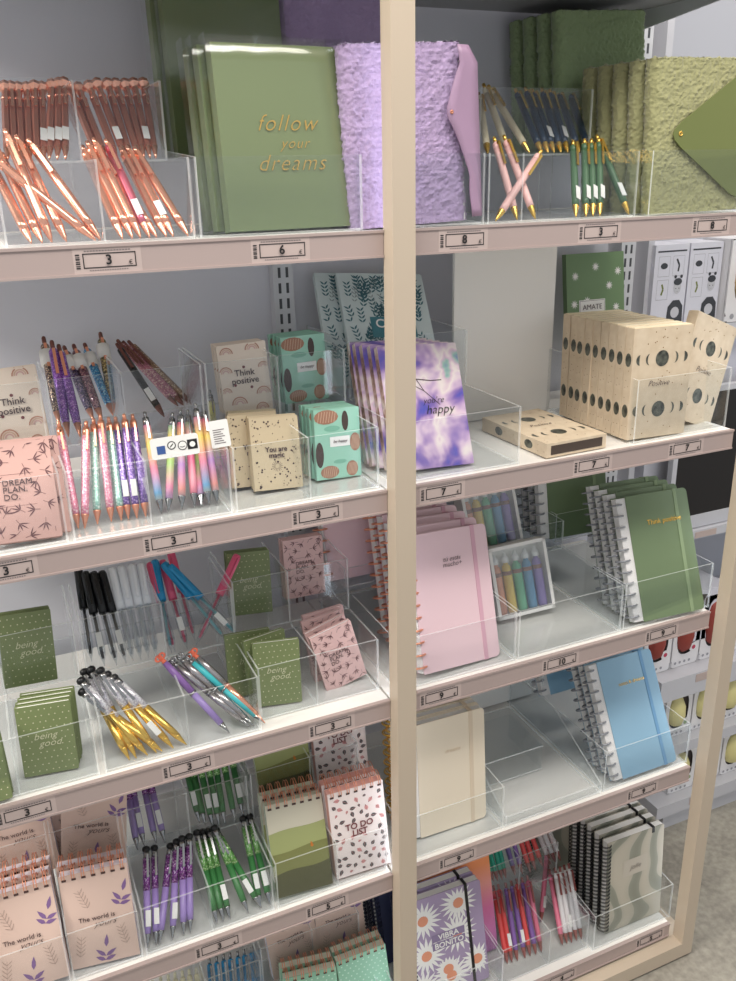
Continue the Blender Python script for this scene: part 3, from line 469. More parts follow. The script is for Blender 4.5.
glit('purple_beads', [(118, 84, 160), (150, 120, 190), (106, 74, 150), (196, 170, 220)], .35)
glit('white_beads', [(225, 222, 226), (200, 196, 205), (240, 240, 242), (180, 176, 190)], .3)
glit('purple_crystal', [(110, 50, 120), (150, 80, 160), (90, 40, 104), (220, 190, 225)], .15)
glit('green_crystal', [(100, 160, 80), (140, 195, 110), (84, 140, 70), (225, 240, 205)], .15)
RB = {0: [(0, (250, 214, 110)), (.2, (120, 180, 220)), (.45, (240, 140, 165)), (.7, (246, 216, 110)), (.9, (230, 150, 180))],
      1: [(0, (110, 175, 220)), (.25, (240, 150, 180)), (.5, (180, 220, 130)), (.75, (250, 220, 110)), (.95, (120, 200, 190))],
      2: [(0, (150, 205, 220)), (.2, (245, 160, 150)), (.45, (190, 140, 205)), (.7, (250, 222, 120)), (.9, (245, 130, 160))],
      3: [(0, (235, 120, 150)), (.3, (250, 170, 180)), (.5, (230, 110, 150)), (.75, (250, 190, 190)), (.95, (160, 205, 150))],
      4: [(0, (230, 220, 120)), (.4, (245, 235, 170)), (.8, (235, 225, 130)), (1, (235, 230, 200))]}
for k, st in RB.items(): ramp_mat('rainbow_barrel_%d' % k, 'z', 1, st, .4, stretch=(1, 1, 7.5))
mat('rose_barrel', (204, 134, 114), .3, .65); mat('pink_metal', (226, 120, 140), .3, .7)
mat('cream_barrel', (226, 212, 180), .4); mat('navy_barrel', (34, 58, 84), .35); mat('blush_barrel', (238, 190, 184), .4); mat('bottle_green_barrel', (74, 106, 76), .4)
mat('black_cap', (20, 20, 22), .35); mat('white_cap', (238, 240, 244), .4); mat('blue_cap', (28, 140, 190), .35); mat('pink_cap', (226, 92, 128), .35)
mat('ink_black', (60, 60, 66), .4); mat('ink_clear', (215, 218, 222), .3); mat('ink_teal', (110, 190, 200), .3); mat('ink_pink', (225, 80, 120), .3)
mat('lilac_barrel', (158, 134, 196), .35); mat('leaf_green_barrel', (62, 124, 70), .35); mat('purple_barrel', (140, 104, 168), .35); mat('turquoise_barrel', (70, 190, 196), .35)
mat('silver_barrel', (180, 176, 178), .25, .9); mat('coral_barrel', (226, 84, 82), .4); mat('violet_barrel', (138, 100, 172), .4); mat('pink_barrel', (236, 130, 156), .4)
mat('white_barrel', (236, 230, 230), .4); mat('teal_barrel', (50, 168, 140), .4); mat('brick_tip', (150, 84, 78), .4); mat('sky_barrel', (40, 150, 205), .35); mat('ivory_barrel', (232, 226, 196), .4)
glit('gold_barrel_glass', [(214, 168, 62), (190, 140, 44), (235, 200, 110)], .2)
CO, GO, ST, RG, PM = 'copper_metal', 'gold_metal', 'grey_metal', 'rose_gold_metal', 'pink_metal'
SETS = {   # group: (name, place phrase, {type: (kind, a, b, c, colour words)}, set of indexes with a sticker)
 'rose_front': ('ballpoint_pen', 'front row under the diamond pens', {0: ('click', RG, RG, RG, 'shiny rose gold pen'), 1: ('click', 'pink_metal', 'pink_metal', RG, 'pink metallic pen')}, (9, 12)),
 'rose_rear': ('diamond_top_pen', 'upper row behind rose gold pens', {0: ('crown', 'rose_barrel', RG, RG, 'brownish rose pen with diamond crown')}, (5, 6, 7, 8, 12, 16)),
 'glitter_rear': ('glitter_pen', 'behind the beaded pens', {0: ('glitter', 'brown_glitter', '', CO, 'brown glitter pen with white sleeve'), 1: ('glitter', 'violet_glitter', '', CO, 'bright violet glitter pen'), 2: ('glitter', 'indigo_glitter', '', CO, 'dark indigo glitter pen with white sleeve'),
    3: ('glitter', 'plum_glitter', '', CO, 'plum glitter pen with white sleeve'), 4: ('glitter', 'blue_glitter', '', CO, 'blue glitter pen with white sleeve'), 5: ('glitter', 'bronze_glitter', '', CO, 'dark gold glitter pen with white sleeve'),
    6: ('click', 'black_cap', 'black_cap', 'brown_metal', 'black leaning pen with white label'), 7: ('click', 'pink_glitter', 'pink_glitter', 'brown_metal', 'slim pink glitter pen leaning left'), 8: ('click', 'taupe_glitter', 'taupe_glitter', 'brown_metal', 'slim bronze glitter pen leaning left')}, (0, 3, 4, 5, 6, 7)),
 'bead_front': ('beaded_pen', 'front of the glitter pens', {0: ('beaded', 'pink_beads', CO, CO, 'pink beaded pen with copper tip'), 1: ('beaded', 'mint_beads', CO, CO, 'mint beaded pen with copper tip'), 2: ('beaded', 'purple_beads', CO, CO, 'purple beaded pen with copper tip')}, (5, 6)),
 'rainbow_front': ('rainbow_pen', 'front row behind the hang tag', {i: ('beaded', 'rainbow_barrel_%d' % i, ST, ST, w_) for i, w_ in enumerate(('pastel rainbow pen with silver tip', 'blue pink and green rainbow pen', 'pastel striped rainbow pen', 'mostly pink rainbow pen', 'pale yellow pen with white label'))}, (7,)),
 'cap_rear': ('capped_pen', 'above the gold pens', {0: ('cap', 'black_cap', '', 'ink_black', 'clear pen with black cap'), 1: ('cap', 'white_cap', '', 'ink_clear', 'clear pen with white cap'), 2: ('cap', 'blue_cap', '', 'ink_teal', 'clear pen with blue cap'), 3: ('cap', 'pink_cap', '', 'ink_pink', 'clear pen with pink cap')}, (1, 3, 10, 13)),
 'gold_front': ('gold_crystal_pen', 'in the bundle below black caps', {0: ('stylus', GO, 'white_beads', GO, 'gold crystal pen with black end')}, (5,)),
 'charm_front': ('charm_pen', 'in the bundle beside gold pens', {0: ('charm', 'lilac_barrel', 'purple_barrel', ST, 'purple pen with orange heart charm'), 1: ('charm', 'silver_barrel', 'silver_barrel', ST, 'silver pen with ring charm'), 2: ('charm', 'turquoise_barrel', 'turquoise_barrel', ST, 'turquoise pen with ring charm'), 3: ('charm', RG, 'silver_barrel', RG, 'rose and silver pen with orange charm')}, (0, 4)),
 'stylus_front': ('stylus_pen', 'front row of stylus tray', {0: ('stylus', 'lilac_barrel', 'purple_crystal', ST, 'lilac stylus pen with purple crystals'), 1: ('stylus', 'leaf_green_barrel', 'green_crystal', ST, 'green stylus pen with green crystals')}, (0, 1, 3, 8, 10, 11, 12)),
 'stylus_rear': ('stylus_pen', 'upper row of stylus tray', {0: ('stylus', 'lilac_barrel', 'purple_crystal', ST, 'lilac stylus pen wrapped in plastic'), 1: ('stylus', 'leaf_green_barrel', 'green_crystal', ST, 'green stylus pen wrapped in plastic')}, (1, 3, 4, 6, 7, 10)),
 'blue_low': ('blue_pen', 'on the bottom left shelf', {0: ('click', 'sky_barrel', 'sky_barrel', ST, 'bright blue pen')}, ()),
 'cream_low': ('cream_pen', 'on the bottom left shelf', {0: ('click', 'ivory_barrel', 'ivory_barrel', 'ivory_barrel', 'ivory pen')}, ()),
 'cream_rear': ('ballpoint_pen', 'upper row on top right shelf', {0: ('click', 'cream_barrel', 'cream_barrel', GO, 'cream and gold pen'), 1: ('click', 'navy_barrel', 'navy_barrel', GO, 'navy and gold pen')}, (5, 7)),
 'pink_front': ('ballpoint_pen', 'front row on top right shelf', {0: ('click', 'blush_barrel', 'blush_barrel', GO, 'blush pink and gold pen'), 1: ('click', 'bottle_green_barrel', 'bottle_green_barrel', GO, 'green and gold pen')}, (3, 4, 5, 6, 7)),
 'sticker_front': ('sticker_pen', 'front row of lowest pen tray', {0: ('click', 'coral_barrel', 'coral_barrel', 'brick_tip', 'coral red pen'), 1: ('click', 'violet_barrel', 'violet_barrel', 'brick_tip', 'violet pen'), 2: ('click', 'pink_barrel', 'pink_barrel', 'brick_tip', 'pink pen'), 3: ('click', 'white_barrel', 'white_barrel', 'brick_tip', 'white pen with brown ends')}, (1, 3, 7, 10)),
 'sticker_rear': ('sticker_pen', 'upper row of lowest pen tray', {0: ('click', 'coral_barrel', 'coral_barrel', 'brick_tip', 'coral red pen'), 1: ('click', 'violet_barrel', 'violet_barrel', 'brick_tip', 'violet pen'), 3: ('click', 'white_barrel', 'white_barrel', 'brick_tip', 'white pen'), 4: ('click', 'teal_barrel', 'teal_barrel', 'brick_tip', 'teal green pen')}, ()),
}
M[''] = WHITE
for gname, (nm, place, types, stick) in SETS.items():
    L = {'rose_front': .145, 'cap_rear': .15, 'charm_front': .15}.get(gname, .14)
    rows = sorted(enumerate(PENS[gname]), key=lambda e: e[1][0]); cnt = {}
    tot = {}
    for i, d in rows: tot[d[6]] = tot.get(d[6], 0)+1
    for i, d in rows:
        t = d[6]; kind, a, b, c, words = types[t]; cnt[t] = cnt.get(t, 0)+1
        if len(types) == 1 or tot[t] > 1: lb = '%s %s from the left, %s' % (ORD[cnt[t]-1], words, place)
        else: lb = words+', '+place
        place_pen(nm, (kind, a, b, c, L, i in stick), d, lb, 'pens: '+place)
# ---------------------------------------------------------------- cover patterns (flat print on the cover, local x right, z up)
def pat_dots(m, W, H):
    r = random.Random(3)
    for j in range(11):
        for i in range(8):
            x = -W/2+.005+i*(W-.01)/7.0+(j % 2)*.004-.002+r.uniform(-.0008, .0008); z = .006+j*(H-.012)/10
            if abs(x) < W*.26 and H*.38 < z < H*.62: continue
            if abs(x) < W/2-.002: m.disc(x, z, .00085, n=6)
def pat_rainbow(m, W, H):
    for x, z, s in ((-.022, .085, 1), (.015, .088, 1.1), (-.026, .058, 1), (.024, .024, 1.1), (-.012, .012, 1.2), (.02, .002, 1), (-.028, .03, .8), (.028, .062, .8)):
        for k, mi in enumerate((1, 2, 3)):
            r0, r1 = (.008-.0024*k)*s, (.0095-.0024*k)*s
            n = 9; P0 = lambda r, a: (x+r*math.cos(a), z+r*math.sin(a))
            for q in range(n):
                a, b = math.pi*q/n, math.pi*(q+1)/n; pts = [P0(r0, a), P0(r1, a), P0(r1, b), P0(r0, b)]
                if all(abs(u) < W/2 and 0 < v < H for u, v in pts): m.poly(pts, mi=mi)
    for x, z in ((0, H*.66), (-.015, .04), (.008, .035)): m.disc(x, z, .0022, mi=4)
def pat_bamboo(m, W, H):
    r = random.Random(5); done = []
    for k in range(400):
        x = r.uniform(-W/2+.005, W/2-.005); z = r.uniform(.004, H-.004)
        if -W*.3 < x < W*.22 and H*.34 < z < H*.68: continue
        if any(math.hypot(x-a, z-b) < W*.16 for a, b in done): continue
        done.append((x, z)); a = r.uniform(0, 360)
        m.line([(x, z), (x+.006*math.cos(math.radians(a+180)), max(.001, min(H-.001, z+.006*math.sin(math.radians(a+180)))))] if abs(x+.006*math.cos(math.radians(a+180))) < W/2 else [(x, z), (x+.001, z)], .0005)
        for q in range(4):
            L = r.uniform(.007, .0105)*W/.07; an = a+(q-1.5)*34; aa = math.radians(an)
            if abs(x+L*math.cos(aa)) < W/2 and 0 < z+L*math.sin(aa) < H: m.leaf(x, z, L, .0008*W/.07, an)
    for t_ in (-1, 1): m.line([(-W*.3, H*.51+t_*H*.16), (W*.22, H*.51+t_*H*.16)], .0003)
def pat_stars(m, W, H):
    r = random.Random(9)
    for k in range(130):
        x = r.uniform(-W/2+.003, W/2-.003); z = r.uniform(.003, H-.003)
        if abs(x) < W*.3 and H*.42 < z < H*.6: continue
        m.disc(x, z, r.choice((.0006, .0008, .0014)), n=5)
    for k in range(16):
        a = 2*math.pi*k/16; m.line([(.003*math.cos(a), H*.32+.003*math.sin(a)), (.0075*math.cos(a), H*.32+.0075*math.sin(a))], .0004)
def pat_cones(m, W, H):
    r = random.Random(4)
    for x, z, rx, rz, mi in ((-.016, H-.011, .018, .010, 2), (.012, H-.018, .005, .014, 3), (.026, H*.5, .008, .013, 2), (-.028, H*.36, .006, .018, 3), (-.014, .010, .014, .009, 2), (.02, .012, .009, .011, 2), (.002, H*.24, .01, .003, 1), (-.008, H*.72, .012, .004, 1)):
        n = 14; pts = [(max(-W/2, min(W/2, x+rx*math.cos(2*math.pi*k/n))), max(0, min(H, z+rz*math.sin(2*math.pi*k/n)))) for k in range(n)]
        m.poly(pts, mi=mi)
        if mi == 2:
            for q in range(-3, 4): m.line([(max(-W/2, x+rx*.25*q*.9-.001), max(.0005, z-rz*.75)), (min(W/2, x+rx*.25*q*.9+.002), min(H, z+rz*.75))], .0005, mi=4, y=-.0006)
    m.poly([(-.012, H*.52-.006), (.018, H*.52-.006), (.018, H*.52+.008), (-.012, H*.52+.008)], y=-.0007, mi=5)
def pat_sprigs(m, W, H):
    r = random.Random(8)
    for k in range(90):
        x = r.uniform(-W/2+.01, W/2-.01); z = r.uniform(.005, H-.02); a = r.uniform(60, 120); mi = r.choice((1, 1, 1, 2)); aa = math.radians(a)
        for q in range(4):
            px, pz = x+q*.007*math.cos(aa), z+q*.007*math.sin(aa)
            for s in (-1, 1):
                if abs(px) < W/2-.009 and pz < H-.01: m.leaf(px, pz, .0095 if mi == 1 else .007, .0018 if mi == 1 else .0013, a+s*42, mi=mi)
    m.poly([(-.03, H*.42), (.045, H*.42), (.045, H*.60), (-.03, H*.60)], y=-.0007, mi=3)
def pat_world(m, W, H):
    for bx, bz, a in ((W*.33, H*.60, 70), (0, .006, 80)):
        for s, L, o in ((0, .019, .018), (55, .018, .004), (-50, .018, .004), (70, .015, -.004), (-62, .016, -.006)):
            aa = math.radians(a); x, z = bx+o*math.cos(aa)*.8, bz+max(o, -.002)*math.sin(aa); an = a+s; al = math.radians(an)
            if abs(x+L*math.cos(al)) < W/2: m.leaf(x, z, L, .0036, an, mi=1)
            else: m.leaf(x, z, max(.006, (W/2-x)/max(.2, math.cos(al))), .0036, an, mi=1)
    for bx, bz, a in ((-W*.15, H*.62, 110), (W*.33, H*.16, 100), (-W*.36, H*.12, 80)):
        aa = math.radians(a); m.line([(bx, bz), (bx+.03*math.cos(aa), bz+.03*math.sin(aa))], .0004, mi=2)
        for q in range(5):
            for s in (-1, 1):
                x, z = bx+q*.006*math.cos(aa), bz+q*.006*math.sin(aa); an = math.radians(a+s*45); L = .009
                if abs(x+L*math.cos(an)) < W/2: m.line([(x, z), (x+L*.5*math.cos(an)-.001*s, z+L*.5*math.sin(an)), (x+L*math.cos(an), z+L*math.sin(an)), (x+L*.6*math.cos(an)+.0012*s, z+L*.4*math.sin(an)), (x, z)], .0004, mi=2)
def pat_field(m, W, H):
    def hill(z0, z1, s, mi, y):
        n = 12; top = [(-W/2+W*k/n, z1+s*math.sin(k*.5)*.0015+.005*abs(s)*(k/n-.5)) for k in range(n+1)]
        m.poly([(-W/2, z0), (W/2, z0)]+top[::-1], y=y, mi=mi)
    hill(.0, H*.70, 1, 1, -.0003); hill(0, H*.48, -1, 2, -.0005); hill(0, H*.26, 1.6, 3, -.0007)
    m.disc(W*.22, H*.47, .0025, mi=4, y=-.0009); m.leaf(W*.22, H*.47, .007, .002, 100, mi=4, y=-.0009)
def pat_todo(m, W, H):
    r = random.Random(12); pts = []
    for k in range(900):
        x = r.uniform(-W/2+.006, W/2-.006); z = r.uniform(.006, H-.014)
        if abs(x) < W*.3 and H*.44 < z < H*.62: continue
        if any(math.hypot(x-a, z-b) < .0102 for a, b in pts): continue
        pts.append((x, z)); an = r.uniform(0, 360); L = r.choice((.011, .009, .0065)); mi = r.choice((1, 2, 2))
        ca, sa = math.cos(math.radians(an)), math.sin(math.radians(an))
        m.leaf(x-L/2*ca, z-L/2*sa, L, .0040 if L > .007 else .0026, an, mi=mi)
        m.line([(x-L/2*ca, z-L/2*sa), (x+L/2*ca, z+L/2*sa)], .0004, mi=3-mi, y=-.0006)
def pat_daisy(m, W, H):
    for x, z, R in ((-.045, H-.045, .030), (.028, H-.032, .030), (.02, H-.092, .032), (-.045, H-.118, .031), (-.06, .03, .03), (.0, .035, .033), (.055, .05, .026), (-.005, H-.16, .02)):
        for k in range(18):
            a = 360*k/18+x*300; ca, sa = math.cos(math.radians(a)), math.sin(math.radians(a)); L = R*1.3
            while L > .01 and (abs(x+L*ca) > W/2-.001 or not 0 < z+L*sa < H): L -= .002
            m.leaf(x+.007*ca*.8, z+.007*sa*.8, max(.004, L-.006), .0042, a, mi=1)
        if abs(x) < W/2-.009: m.disc(x, z, .0105, mi=2, y=-.0007, n=14)
    for k in (0, 1): m.poly([(-.032, H*.58-k*.017-.007), (.035, H*.58-k*.017-.007), (.035, H*.58-k*.017+.008), (-.032, H*.58-k*.017+.008)], y=-.001, mi=3)
def pat_flowers(m, W, H):
    for x, z in ((-.045, H-.04), (.0, H-.025), (.03, H-.06), (-.02, H-.085), (-.048, H-.09), (.05, H-.035), (.045, H-.1), (0, .03), (-.04, .02)):
        for k in range(9):
            a = 40*k; L = .0085
            if abs(x+L*math.cos(math.radians(a))) < W/2-.001: m.leaf(x, z, L, .0013, a, mi=1)
    m.poly([(-.038, H*.32), (.02, H*.32), (.02, H*.55), (-.038, H*.55)], y=-.0007, mi=1)
    m.line([(-.036, H*.33), (.018, H*.33), (.018, H*.54), (-.036, H*.54), (-.036, H*.33)], .0006, mi=2, y=-.0009)
def pat_mintdots(m, W, H):
    for j in range(16):
        for i in range(9):
            x = -W/2+.006+i*(W-.012)/8+(j % 2)*.005-.0025
            if abs(x) < W/2-.003: m.disc(x, .006+j*(H-.02)/15, .0016, n=8)
def pat_moon_front(m, W, H):
    for zc in (H*.72, H*.26):
        for k, (dx, r, ph) in enumerate(((-.042, .008, 2), (-.023, .009, 1), (0, .0125, 0), (.023, .009, -1), (.042, .008, -2))):
            if ph == 0: m.disc(dx, zc, r, mi=1, n=20)
            else:
                s = 1 if ph > 0 else -1; n = 10; th = .55 if abs(ph) == 1 else .15
                o = [(dx-s*r*math.cos(math.radians(-90+180*q/n))*.9, zc+r*math.sin(math.radians(-90+180*q/n))) for q in range(n+1)]
                i_ = [(dx-s*r*math.cos(math.radians(-90+180*q/n))*th*.9, zc+r*math.sin(math.radians(-90+180*q/n))) for q in range(n+1)]
                for q in range(n): m.poly([o[q], i_[q], i_[q+1], o[q+1]], mi=1)
    r = random.Random(2)
    for k in range(46):
        x = r.uniform(-W/2+.003, W/2-.003); z = r.uniform(.004, H-.004)
        if min(abs(z-H*.72), abs(z-H*.26)) > .015: m.disc(x, z, .001, mi=2, n=6)
# ---------------------------------------------------------------- notebooks
LILACW = mat('lilac_white_paper', (228, 222, 232), .6)
def note(name, cat, label, W, H, T, cover, extra, pat=None, texts=(), pose=None, rounded=.002, group=None, page=PAGES, elastic=None, band=None):
    """bound notebook: front cover, back cover and spine in one mesh, page block, print"""
    t = thing(name, label, cat, group=group)
    m = MB().rbox(-W/2, W/2, 0, .0012, 0, H, rounded, right_only=True).rbox(-W/2, W/2, T-.0012, T, 0, H, rounded, right_only=True).box(-W/2, -W/2+.0014, .0012, T-.0012, 0, H)
    if pat: pat(m, W, H)
    put('cover', m, [cover]+list(extra), t)
    put('page_block', MB().box(-W/2+.0014, W/2-.002, .0013, T-.0013, .0015, H-.0015), page, t)
    for s, size, mt, x, z, kw in texts: lettering(t, s, size, mt, x, z, **kw)
    if elastic: put('elastic_band', MB().box(W*.32, W*.32+.006, -.0009, 0, -.0006, H+.0006).box(W*.32, W*.32+.006, T, T+.0009, -.0006, H+.0006).box(W*.32, W*.32+.006, 0, T, H, H+.0009), elastic, t)
    return t
def pad(name, label, W, H, T, cover, extra, pat, texts, ring, group, page=LILACW):
    """top bound pad: double wire loops over the top edge"""
    t = thing(name, label, 'notepad', group=group)
    m = MB().box(-W/2, W/2, 0, .0008, 0, H).box(-W/2, W/2, T-.001, T, 0, H)
    pat(m, W, H)
    put('cover', m, [cover]+list(extra), t)
    put('page_block', MB().box(-W/2+.0008, W/2-.0008, .0009, T-.0011, .001, H-.0003), page, t)
    wv = MB(); n = 7
    for k in range(n):
        x = -W/2+W*(k+.5)/n
        for dx in (-.0018, .0018): wv.torus((x+dx, T/2, H-.001), T/2+.0045, .0007, 'x', 12, 5, a0=-10, a1=190)
        wv.box(x-.003, x+.003, -.0009, -.0003, H-.0085, H-.0055, 1)
    put('wire_binding', wv, [ring, mat('punched_hole', (80, 55, 50), .6)], t)
    for s, size, mt, x, z, kw in texts: lettering(t, s, size, mt, x, z, **kw)
    return t
def disc_book(name, label, W, H, T, cover, ringm, elastic, texts, group, visible_margin=.022):
    t = thing(name, label, 'notebook', group=group)
    put('cover', MB().rbox(-W/2+visible_margin, W/2, 0, .0014, 0, H, .008, right_only=True), cover, t)
    put('back_cover', MB().rbox(-W/2+.004, W/2, T-.0014, T, 0, H, .008, right_only=True), cover, t)
    pg = MB().box(-W/2+.004, W/2-.004, .0016, T-.0016, .002, H-.002); put('page_block', pg, PAGES, t)
    for k in range(11):
        z = .012+k*(H-.024)/10
        if k == 0: base = MB().torus((-W/2+.004, T/2, 0), .0118, .0017, 'z', 18, 6).torus((-W/2+.004, T/2, 0), .0085, .0007, 'z', 14, 4).mesh('binding_disc', [ringm])
        link('binding_disc', base, t, loc=(0, 0, z))
    put('elastic_band', MB().box(W*.30, W*.30+.007, -.0009, 0, -.0006, H+.0006).box(W*.30, W*.30+.007, 0, T, H, H+.0009), elastic, t)
    for s, size, mt, x, z, kw in texts: lettering(t, s, size, mt, x, z, **kw)
    return t
def pose(o, q, y=None, lean=None, dx=0, dy=0, dz=0, roll=None, yaw=None):
    x, yy, z, yw, rl, ln = q[:6]
    if lean is not None: ln = lean
    if y is not None: yy = y
    o.location = (x+dx, yy+dy, z+GZ+dz); o.rotation_euler = E(yw if yaw is None else yaw, rl if roll is None else roll, ln)
    return o
def stack(first, q, n, step, labels, **k):
    """copies standing behind the first one"""
    rot = first.rotation_euler.copy(); loc = first.location.copy()
    for i in range(1, n):
        c = copy_tree(first); c.location = (loc.x+k.get('sx', 0)*i+random.uniform(-1, 1)*k.get('jx', .0015), loc.y+step*i, loc.z+random.uniform(-1, 1)*0)
        c.rotation_euler = (rot.x+random.uniform(-.01, .01), rot.y+random.uniform(-1, 1)*k.get('jr', .008), rot.z+random.uniform(-1, 1)*k.get('jz', .01)); c['label'] = labels(i)
T8 = .0075
GREEN = mat('dotted_green_cover', (122, 134, 88), .45); IVORY = mat('ivory_print', (226, 222, 190), .5)
def good(label, q, **k):
    t = note('pocket_notebook', 'notebook', label, .068, .1, T8, GREEN, [IVORY], pat_dots, [('being', .0135, IVORY, -.002, .056, dict(shear=.35, off=-.0002)), ('good', .0135, IVORY, .003, .045, dict(shear=.35, off=-.0002))], group='dotted green pocket notebooks')
    return pose(t, q, **k)
Q_ = QUADS
a = good('dotted green pocket notebook, front of the left front stack', Q_['good_frontL']); stack(a, None, 4, .0095, lambda i: 'dotted green pocket notebook, %s behind the front one in the left front stack' % ORD[i-1], sx=.003)
a = good('dotted green pocket notebook standing alone in the upper tier at left', Q_['good_rearL']); stack(a, None, 2, .0095, lambda i: 'dotted green pocket notebook right behind the upper tier one at left')
a = good('dotted green pocket notebook cut by the left picture edge', Q_['good_far']); stack(a, None, 3, .0095, lambda i: 'dotted green pocket notebook, %s behind the one at the left edge' % ORD[i-1])
a = good('dotted green pocket notebook upright in the upper tier near the middle post', Q_['good_rearC']); stack(a, None, 2, .0095, lambda i: 'dotted green pocket notebook just behind the upper one near the middle post')
a = good('dotted green pocket notebook, front one in tray near the middle post', Q_['good_frontC'], lean=6)
b = good('dotted green pocket notebook turned askew behind the front one near middle post', Q_['good_frontC'], dx=-.004, dy=.022, yaw=12, lean=8)
b = good('dotted green pocket notebook at back left of the tray near middle post', Q_['good_frontC'], dx=-.028, dy=.042, yaw=-4, lean=8)
INKB = mat('bamboo_print', (104, 66, 70), .6)
BLUSH = mat('blush_cover', (222, 184, 180), .5); BLUSH2 = mat('rose_cover', (200, 158, 148), .5)
def dream(label, q, W=.068, H=.1, cov=BLUSH, **k):
    s = H/.1
    t = note('bamboo_notebook', 'notebook', label, W, H, T8, cov, [INKB], pat_bamboo, [('DREAM.\nPLAN.\nDO.', .0085*s, INK, -W*.22, H*.51, dict(align='LEFT', lead=.85))], group='pink bamboo leaf notebooks')
    return pose(t, q, **k)
a = dream('larger pink bamboo leaf notebook reading dream plan do, front left of pen tray', Q_['dream_left'], .082, .122, BLUSH2, y=.02, lean=33); stack(a, None, 2, .011, lambda i: 'larger pink bamboo leaf notebook behind the front one left of the glitter pens', sx=.012)
a = dream('pink bamboo leaf notebook upright in the upper tier near the middle post', Q_['dream_rearC']); stack(a, None, 2, .0095, lambda i: 'pink bamboo leaf notebook behind the upper one near the middle post', sx=-.002)
a = dream('pink bamboo leaf notebook tipped sideways in front near the middle post', Q_['dream_frontC'], lean=3)
b = dream('pink bamboo leaf notebook directly behind the tipped one', Q_['dream_frontC'], lean=8, roll=-16, dx=.004, dy=.014)
b = dream('pink bamboo leaf notebook, third in the tipped pile near the middle post', Q_['dream_frontC'], lean=12, roll=-6, dx=-.008, dy=.03)
b = dream('pink bamboo leaf notebook at the back of the tipped pile near middle post', Q_['dream_frontC'], lean=10, roll=-3, dx=-.006, dy=.046)
CRM = mat('cream_cover', (232, 216, 200), .5); R1, R2, R3, HRT = mat('terracotta_print', (190, 140, 120), .6), mat('sand_print', (214, 180, 160), .6), mat('dusty_pink_print', (212, 170, 165), .6), mat('maroon_print', (120, 60, 62), .6)
def think(label, q, W=.07, H=.098, **k):
    t = note('rainbow_notebook', 'notebook', label, W, H, T8, CRM, [R1, R2, R3, HRT], pat_rainbow, [('Think\npositive', .0125, INK, 0, H*.52, dict(lead=.9, off=.0001))], group='cream rainbow pocket notebooks')
    return pose(t, q, **k)
a = think('cream rainbow notebook reading think positive, front one above star notebooks', Q_['think_mid'], y=.18, lean=4, roll=-3, yaw=-8); stack(a, None, 3, .0095, lambda i: 'cream rainbow notebook, %s behind the front one above star notebooks' % ORD[i-1], sx=-.002)
a = think('cream rainbow notebook at the left edge beside the glitter pens', Q_['think_left'], yaw=-6, lean=18); stack(a, None, 2, .0095, lambda i: 'cream rainbow notebook behind the one at the left edge')
SAND = mat('sand_cover', (202, 184, 152), .55); NAVYP = mat('navy_edge', (52, 54, 78), .6)
def magic(label, q, **k):
    t = note('star_notebook', 'notebook', label, .068, .098, .0095, SAND, [INK], pat_stars, [('You are\nmagic', .0095, INK, 0, .05, dict(lead=.85, off=.0002))], group='sand star pattern notebooks', page=NAVYP)
    return pose(t, q, **k)
a = magic('sand star notebook reading you are magic, front right one', Q_['magic']); stack(a, None, 2, .0115, lambda i: 'sand star notebook just behind the front right one')
a = magic('sand star notebook half hidden at left behind the front one', Q_['magic'], dx=-.024, dy=.026, lean=12); stack(a, None, 3, .0115, lambda i: 'sand star notebook, %s behind the left one in the tray' % ORD[i-1], sx=.004)
MINT = mat('mint_cover', (150, 200, 178), .45, coat=.3); BR1, BR2, BR3 = mat('cone_brown', (160, 116, 92), .5), mat('dark_cone', (66, 48, 42), .5), mat('pale_line', (222, 190, 165), .5)
TANP = mat('tan_edge', (196, 150, 124), .6); MT2 = mat('mint_shade_print', (120, 176, 152), .5)
def mint(label, q, **k):
    t = note('mint_notebook', 'notebook', label, .068, .098, .009, MINT, [MT2, BR1, BR2, BR3, WHITE], pat_cones, [('Notebook', .0055, INK, .003, .053, dict())] and [('be happy', .0058, INK, .003, .0522, dict(shear=.3))], group='mint pine cone notebooks', page=TANP)
    return pose(t, q, **k)
a = mint('mint pine cone notebook, front of the lower tier stack', Q_['mint_front']); stack(a, None, 4, .0115, lambda i: 'mint pine cone notebook, %s behind the front one in the lower tier' % ORD[i-1], sx=-.0015)
a = mint('mint pine cone notebook, front of the upper tier stack', Q_['mint_rear'], lean=3); stack(a, None, 4, .0115, lambda i: 'mint pine cone notebook, %s behind the front one in the upper tier' % ORD[i-1], sx=-.0015)
